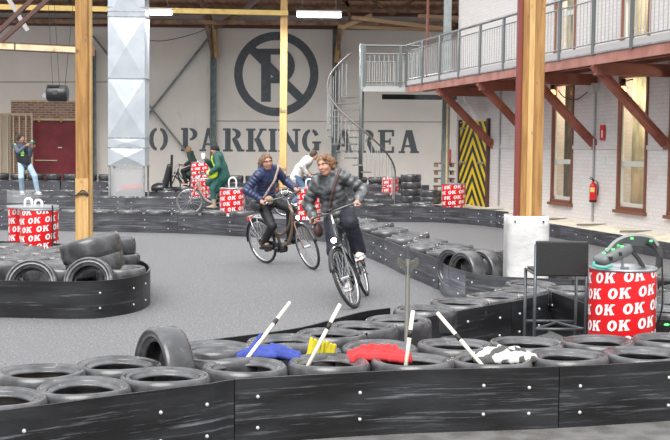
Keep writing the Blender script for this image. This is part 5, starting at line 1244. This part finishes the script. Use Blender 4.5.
# --- the rider in the green coat --------------------------------------------------------
fw = D(189.5, 206, 29.9); M3 = place(fw.x, 29.9, -1, -.08, math.radians(-2)); cr3 = math.radians(-60)
b3, S3 = bicycle(M3, 'grey bicycle of the green coat rider behind the long barrier', mat('pale pinkish frame', (.34, .27, .25), .4), steer=0, crank=cr3, lod=0, light=False, tyre_m=mat('greyish tyre', (.12, .12, .12), .6), battery=False)
m_green = mat('dark green coat cloth', (.016, .085, .070), .75)
J3 = cyclist_joints(S3, cr3, .0, face=(.97, .1, -.10), lift=.08, free={'R': ((.22, -.10, 1.42), (.26, -.06, 1.47), (0, .3, .95), (0, -.9, 0.1))})
p3, jk3, to3, i3 = person(M3, J3, 'person in a dark green hooded coat and black hat holding up a phone while cycling', dict(
    jm=m_green, jname='coat', jr=1.3, hem=-.05, skirt=(-.02, 0, .70), tm=m_green, sm=mat('beige boots', (.30, .25, .19), .7), solem=M_bplast, boot=True, tr=(.10, .075, .06), cuff=.6, wrinkle=.004, hair=None), vox=.014)
H = i3['H']; surf('knit_hat', [E(H(-.012, 0, .045), (.106, .092, .088), .02), E(H(-.01, 0, .02), (.108, .096, .04), .02)], .012, mat('black knit', (.015, .015, .018), .9), p3)
surf('scarf', [C(V(J3['neck']) + V((.03, -.07, .01)), V(J3['neck']) + V((.07, .0, .0)), .04, .045, .02), C(V(J3['neck']) + V((.03, .07, .01)), V(J3['neck']) + V((.07, .0, .0)), .04, .045, .02), C(V(J3['neck']) + V((-.03, .09, .01)), V(J3['neck']) + V((-.03, -.09, .01)), .035, .035, .02)], .014, mat('red scarf', (.62, .04, .09), .8), p3)
ph = empty('phone', (0, 0, 0), 0, 'pale phone held up in front of the face by the green coat rider', 'phone'); ph.matrix_world = M3
bm = B(); box(bm, (.30, -.03, 1.53), (.10, .014, .15), bev=.004); obj('case', bm, M_white, ph); bm = B(); box(bm, (.30, -.021, 1.53), (.09, .003, .135)); obj('screen', bm, mat('phone screen', (.6, .65, .7), .2), ph)
bag = empty('sling_bag', (0, 0, 0), 0, 'neon yellow sling bag with a wide strap across the green coat', 'bag'); bag.matrix_world = M3
m_neon = mat('neon yellow fabric', (.62, .85, .03), .6); strap(to3, M3, (-.08, 0, 1.25), (-.05, -.17, .25), (1, .9, 0), -20, 175, .06, m_neon, 'strap', bag, off=.014)
surf('pouch', [E((.06, .19, 1.10), (.14, .06, .10), .02), E((.06, .20, 1.06), (.13, .065, .10), .03)], .014, m_neon, bag)
# --- far cyclist --------------------------------------------------------------------------
fw = D(171.5, 183, 42.2); M4_ = place(fw.x, 42.2, -1, .05, 0); cr4 = math.radians(20)
b4, S4 = bicycle(M4_, 'dark bicycle far back between the white duct and the word on the wall', mat('black frame', (.03, .03, .03), .4), crank=cr4, lod=0, light=False, battery=False)
J4 = cyclist_joints(S4, cr4, .03, face=(1, 0, 0), lift=.05)
p4, jk4, to4, i4 = person(M4_, J4, 'person with fair hair in a dark green coat cycling far back by the wall', dict(
    jm=mat('dull dark green coat', (.045, .085, .07), .8), jname='coat', jr=1.05, hem=-.05, skirt=(.0, 0, .78), tm=mat('black leggings', (0, 0, 0)), sm=mat('orange shoes', (.55, .18, .08), .6), hair=mat('fair hair', (.48, .27, .13), .6), hair_len=.12, eyes=False), vox=.018)
# --- rider in white behind ------------------------------------------------------------------
fw = D(329, 206, 29.5); M5 = place(fw.x, 29.5, 1, -.05, 0); cr5 = math.radians(10)
b5, S5 = bicycle(M5, 'bicycle mostly hidden behind the grey jacket rider', mat('black frame', (0, 0, 0)), crank=cr5, lod=0, light=False, battery=False)
J5 = cyclist_joints(S5, cr5, .20, face=(.95, -.2, -.2), lift=.05)
p5, jk5, to5, i5 = person(M5, J5, 'person in a cream white jacket leaning forward, half hidden behind the grey jacket rider', dict(
    jm=mat('cream fleece', (.62, .60, .56), .85), jr=1.1, tm=mat('blue jeans dark', (.08, .13, .22), .8), sm=m_wsh, hair=mat('dark brown hair', (.05, .03, .02), .6), hair_len=.05, eyes=False, wrinkle=.005), vox=.014)
# --- photographer ----------------------------------------------------------------------------
q = D(22.5, 190, 31.15); M6 = Matrix.Translation((q.x, 31.15, .415))
J = dict(pelvis=(.06, 0, .86), waist=(.03, 0, 1.0), chest=(-.02, .0, 1.22), neck=(-.03, -.01, 1.37), head=(-.02, -.03, 1.52), face=(.75, -.55, .0), hup=(0, 0, 1),
         shL=(.12, .08, 1.32), shR=(-.17, -.10, 1.32), hipL=(.13, .04, .86), hipR=(-.02, -.04, .86), anR=(.0, -.03, .115), toeR=(.05, -.15, .05), anL=(.40, .0, .115), toeL=(.50, -.10, .05))
J['knR'], J['anR'] = ik(J['hipR'], J['anR'], .42, .41, (.2, -1, 0)); J['knL'], J['anL'] = ik(J['hipL'], J['anL'], .42, .41, (.8, -.8, .3))
for s, g, hb in (('L', V((.36, -.16, 1.33)), (-.8, -.3, .2)), ('R', V((.24, -.24, 1.36)), (-.6, -.6, -.2))):
    w = g + V((-.05, .02, -.06)) if s == 'L' else g + V((-.08, .0, -.03)); J['el' + s], w = ik(J['sh' + s], w, .28, .25, (-.1, .1, -1) if s == 'L' else (-.4, -.3, -.6)); J['wr' + s] = w
    J['hand' + s] = hand_prims(w, g, (0, .1, 1), (-.4 if s == 'R' else .8, -.6, 0), 1)
p6, jk6, to6, i6 = person(M6, J, 'person in a dark green-marked vest and pale jeans filming from on top of the tyres', dict(
    jm=mat('grey blue hoodie', (.08, .09, .13), .8), jname='hoodie', jr=.98, hem=-.02, tm=mat('pale blue jeans', (.30, .42, .55), .85, col2=(.38, .50, .62), nscale=8), sm=m_wsh, skin=M_skin2, tr=(.092, .072, .060),
    hair=mat('short black hair', (.02, .018, .016), .8), hair_len=.0, hood=False), vox=.014)
surf('vest', [C(V(J['chest']) + V((0, 0, .04)), J['waist'], .185, .178, .05, (.3, .8, 0), 1.0), C(J['waist'], V(J['pelvis']) + V((0, 0, .04)), .178, .175, .05, (.3, .8, 0), 1.1), C(J['shL'], J['shR'], .075, .075, .05)], .014, mat('dark vest', (.018, .022, .032), .6), p6)
m_vg = mat('vest green light', (.25, .6, .1), .5, emit=(.3, .9, .2), estr=.6)
for c, s in (((.04, -.185, 1.14), (.12, .03, .03)), ((.05, -.19, 1.08), (.08, .03, .03)), ((.06, -.185, 1.19), (.05, .03, .03)), ((.16, -.03, 1.385), (.05, .03, .025)), ((-.15, -.17, 1.375), (.05, .03, .025))):
    bm = B(); box(bm, c, s, rotm((0, 0, 1), .3), bev=.004); obj('vest_light', bm, m_vg, p6)
cm = empty('camera_rig', (0, 0, 0), 0, 'small camera with a green light held up by the person on the tyres', 'camera'); cm.matrix_world = M6
bm = B(); box(bm, (.33, -.22, 1.41), (.13, .08, .09), rotm((0, 0, 1), -.6), bev=.01); obj('camera_body', bm, M_dev, cm)
bm = B(); tube(bm, [(.36, -.24, 1.41), (.43, -.32, 1.41)], .03, 10); obj('lens', bm, M_black, cm, True); bm = B(); ball(bm, (.34, -.27, 1.465), .018); obj('green_light', bm, M_led, cm, True)
# --- small machine parked by the far barrier ---------------------------------------------------
q = D(153, 190, 37.0); k_ = empty('go_kart', (q.x, 37.0, .0), math.radians(180), 'small dark go-kart with a red front bumper near the white duct', 'go-kart'); k_.scale = (1.35, 1.35, 1.5)
m_kr = mat('kart red', (.65, .06, .03), .4)
bm = B(); box(bm, (0, 0, .12), (1.1, .5, .05), bev=.01); obj('chassis', bm, M_dsteel, k_)
surf('seat', [E((-.15, 0, .28), (.2, .2, .12), .03), C((-.28, -.1, .3), (-.40, -.1, .75), .07, .06, .03), C((-.28, .1, .3), (-.40, .1, .75), .07, .06, .03)], .02, M_bplast, k_)
bm = B(); tube(bm, spline([(.3, -.45, .3), (.62, -.35, .28), (.66, 0, .27), (.62, .35, .28), (.3, .45, .3)], 6), .06, 10); obj('front_bumper', bm, m_kr, k_, True)
bm = B(); tube(bm, spline([(-.3, -.45, .25), (-.6, -.3, .25), (-.6, .3, .25), (-.3, .45, .25)], 6), .05, 8); obj('rear_bumper', bm, M_bplast, k_, True)
bm = B(); tube(bm, [(.22, .13 * math.cos(2 * PI * i / 16), .52 + .13 * math.sin(2 * PI * i / 16)) for i in range(16)], .014, 6, closed=True); obj('steering_wheel', bm, M_black, k_, True)
bm = B(); tube(bm, [(.4, 0, .2), (.22, 0, .52)], .015, 6); obj('steering_column', bm, M_dsteel, k_)
bm = B(); tube(bm, [(-.42, 0, .2), (-.45, 0, 1.0)], .03, 8); obj('mast', bm, M_black, k_)
for x in (.38, -.38):
    for y in (-.4, .4): bm = B(); lathe(bm, [(.04, -.07), (.10, -.08), (.13, -.05), (.13, .05), (.10, .08), (.04, .07)], 18, 'y', c=(x, y, .13), closed=True); obj('kart_wheel', bm, M_rub, k_, True)
# ------------------------------------------------------------------ LIGHT
w = bpy.data.worlds.new('overcast'); bpy.context.scene.world = w; w.use_nodes = True
nt = w.node_tree; bg = nt.nodes['Background']; tc = nt.nodes.new('ShaderNodeTexCoord'); sx = nt.nodes.new('ShaderNodeSeparateXYZ'); rp = nt.nodes.new('ShaderNodeValToRGB')
nt.links.new(tc.outputs['Generated'], sx.inputs[0]); nt.links.new(sx.outputs['Z'], rp.inputs[0]); nt.links.new(rp.outputs[0], bg.inputs[0])
rp.color_ramp.elements[0].position = .05; rp.color_ramp.elements[0].color = (.32, .32, .33, 1); rp.color_ramp.elements[1].position = .75; rp.color_ramp.elements[1].color = (.95, .97, 1, 1)
bg.inputs[1].default_value = 1.7
s = bpy.data.lights.new('daylight', 'SUN'); s.energy = 3.1; s.angle = math.radians(45); s.color = (1, .97, .93)
so = bpy.data.objects.new('daylight', s); COL.objects.link(so); so.rotation_euler = (math.radians(44), math.radians(-12), 0)
for k, x in enumerate((150, 319)):
    a = D(x, 16, 34.0); l = bpy.data.lights.new('tube_light', 'AREA'); l.shape = 'RECTANGLE'; l.size = 1.5; l.size_y = .2; l.energy = 260; l.color = (.93, .97, 1)
    lo_ = bpy.data.objects.new('tube_light', l); COL.objects.link(lo_); lo_.location = a + V((0, .4, -.12))
for k, (t, z) in enumerate(((7, 2.9), (4, 2.9), (1.8, 2.9), (7, 5.9), (4, 5.9), (1.8, 5.9))):  # unseen lamps added indoors to brighten the rooms behind the windows
    l = bpy.data.lights.new('room_fill_light', 'POINT'); l.energy = 45; l.color = (1, .88, .66); l.shadow_soft_size = .15
    o = bpy.data.objects.new('room_fill_light', l); COL.objects.link(o); o.location = W(t, 1.0, z)
vs_ = bpy.context.scene.view_settings; vs_.view_transform = 'Standard'; vs_.look = 'None'; vs_.gamma = 1; vs_.use_curve_mapping = False; vs_.exposure = 0.40
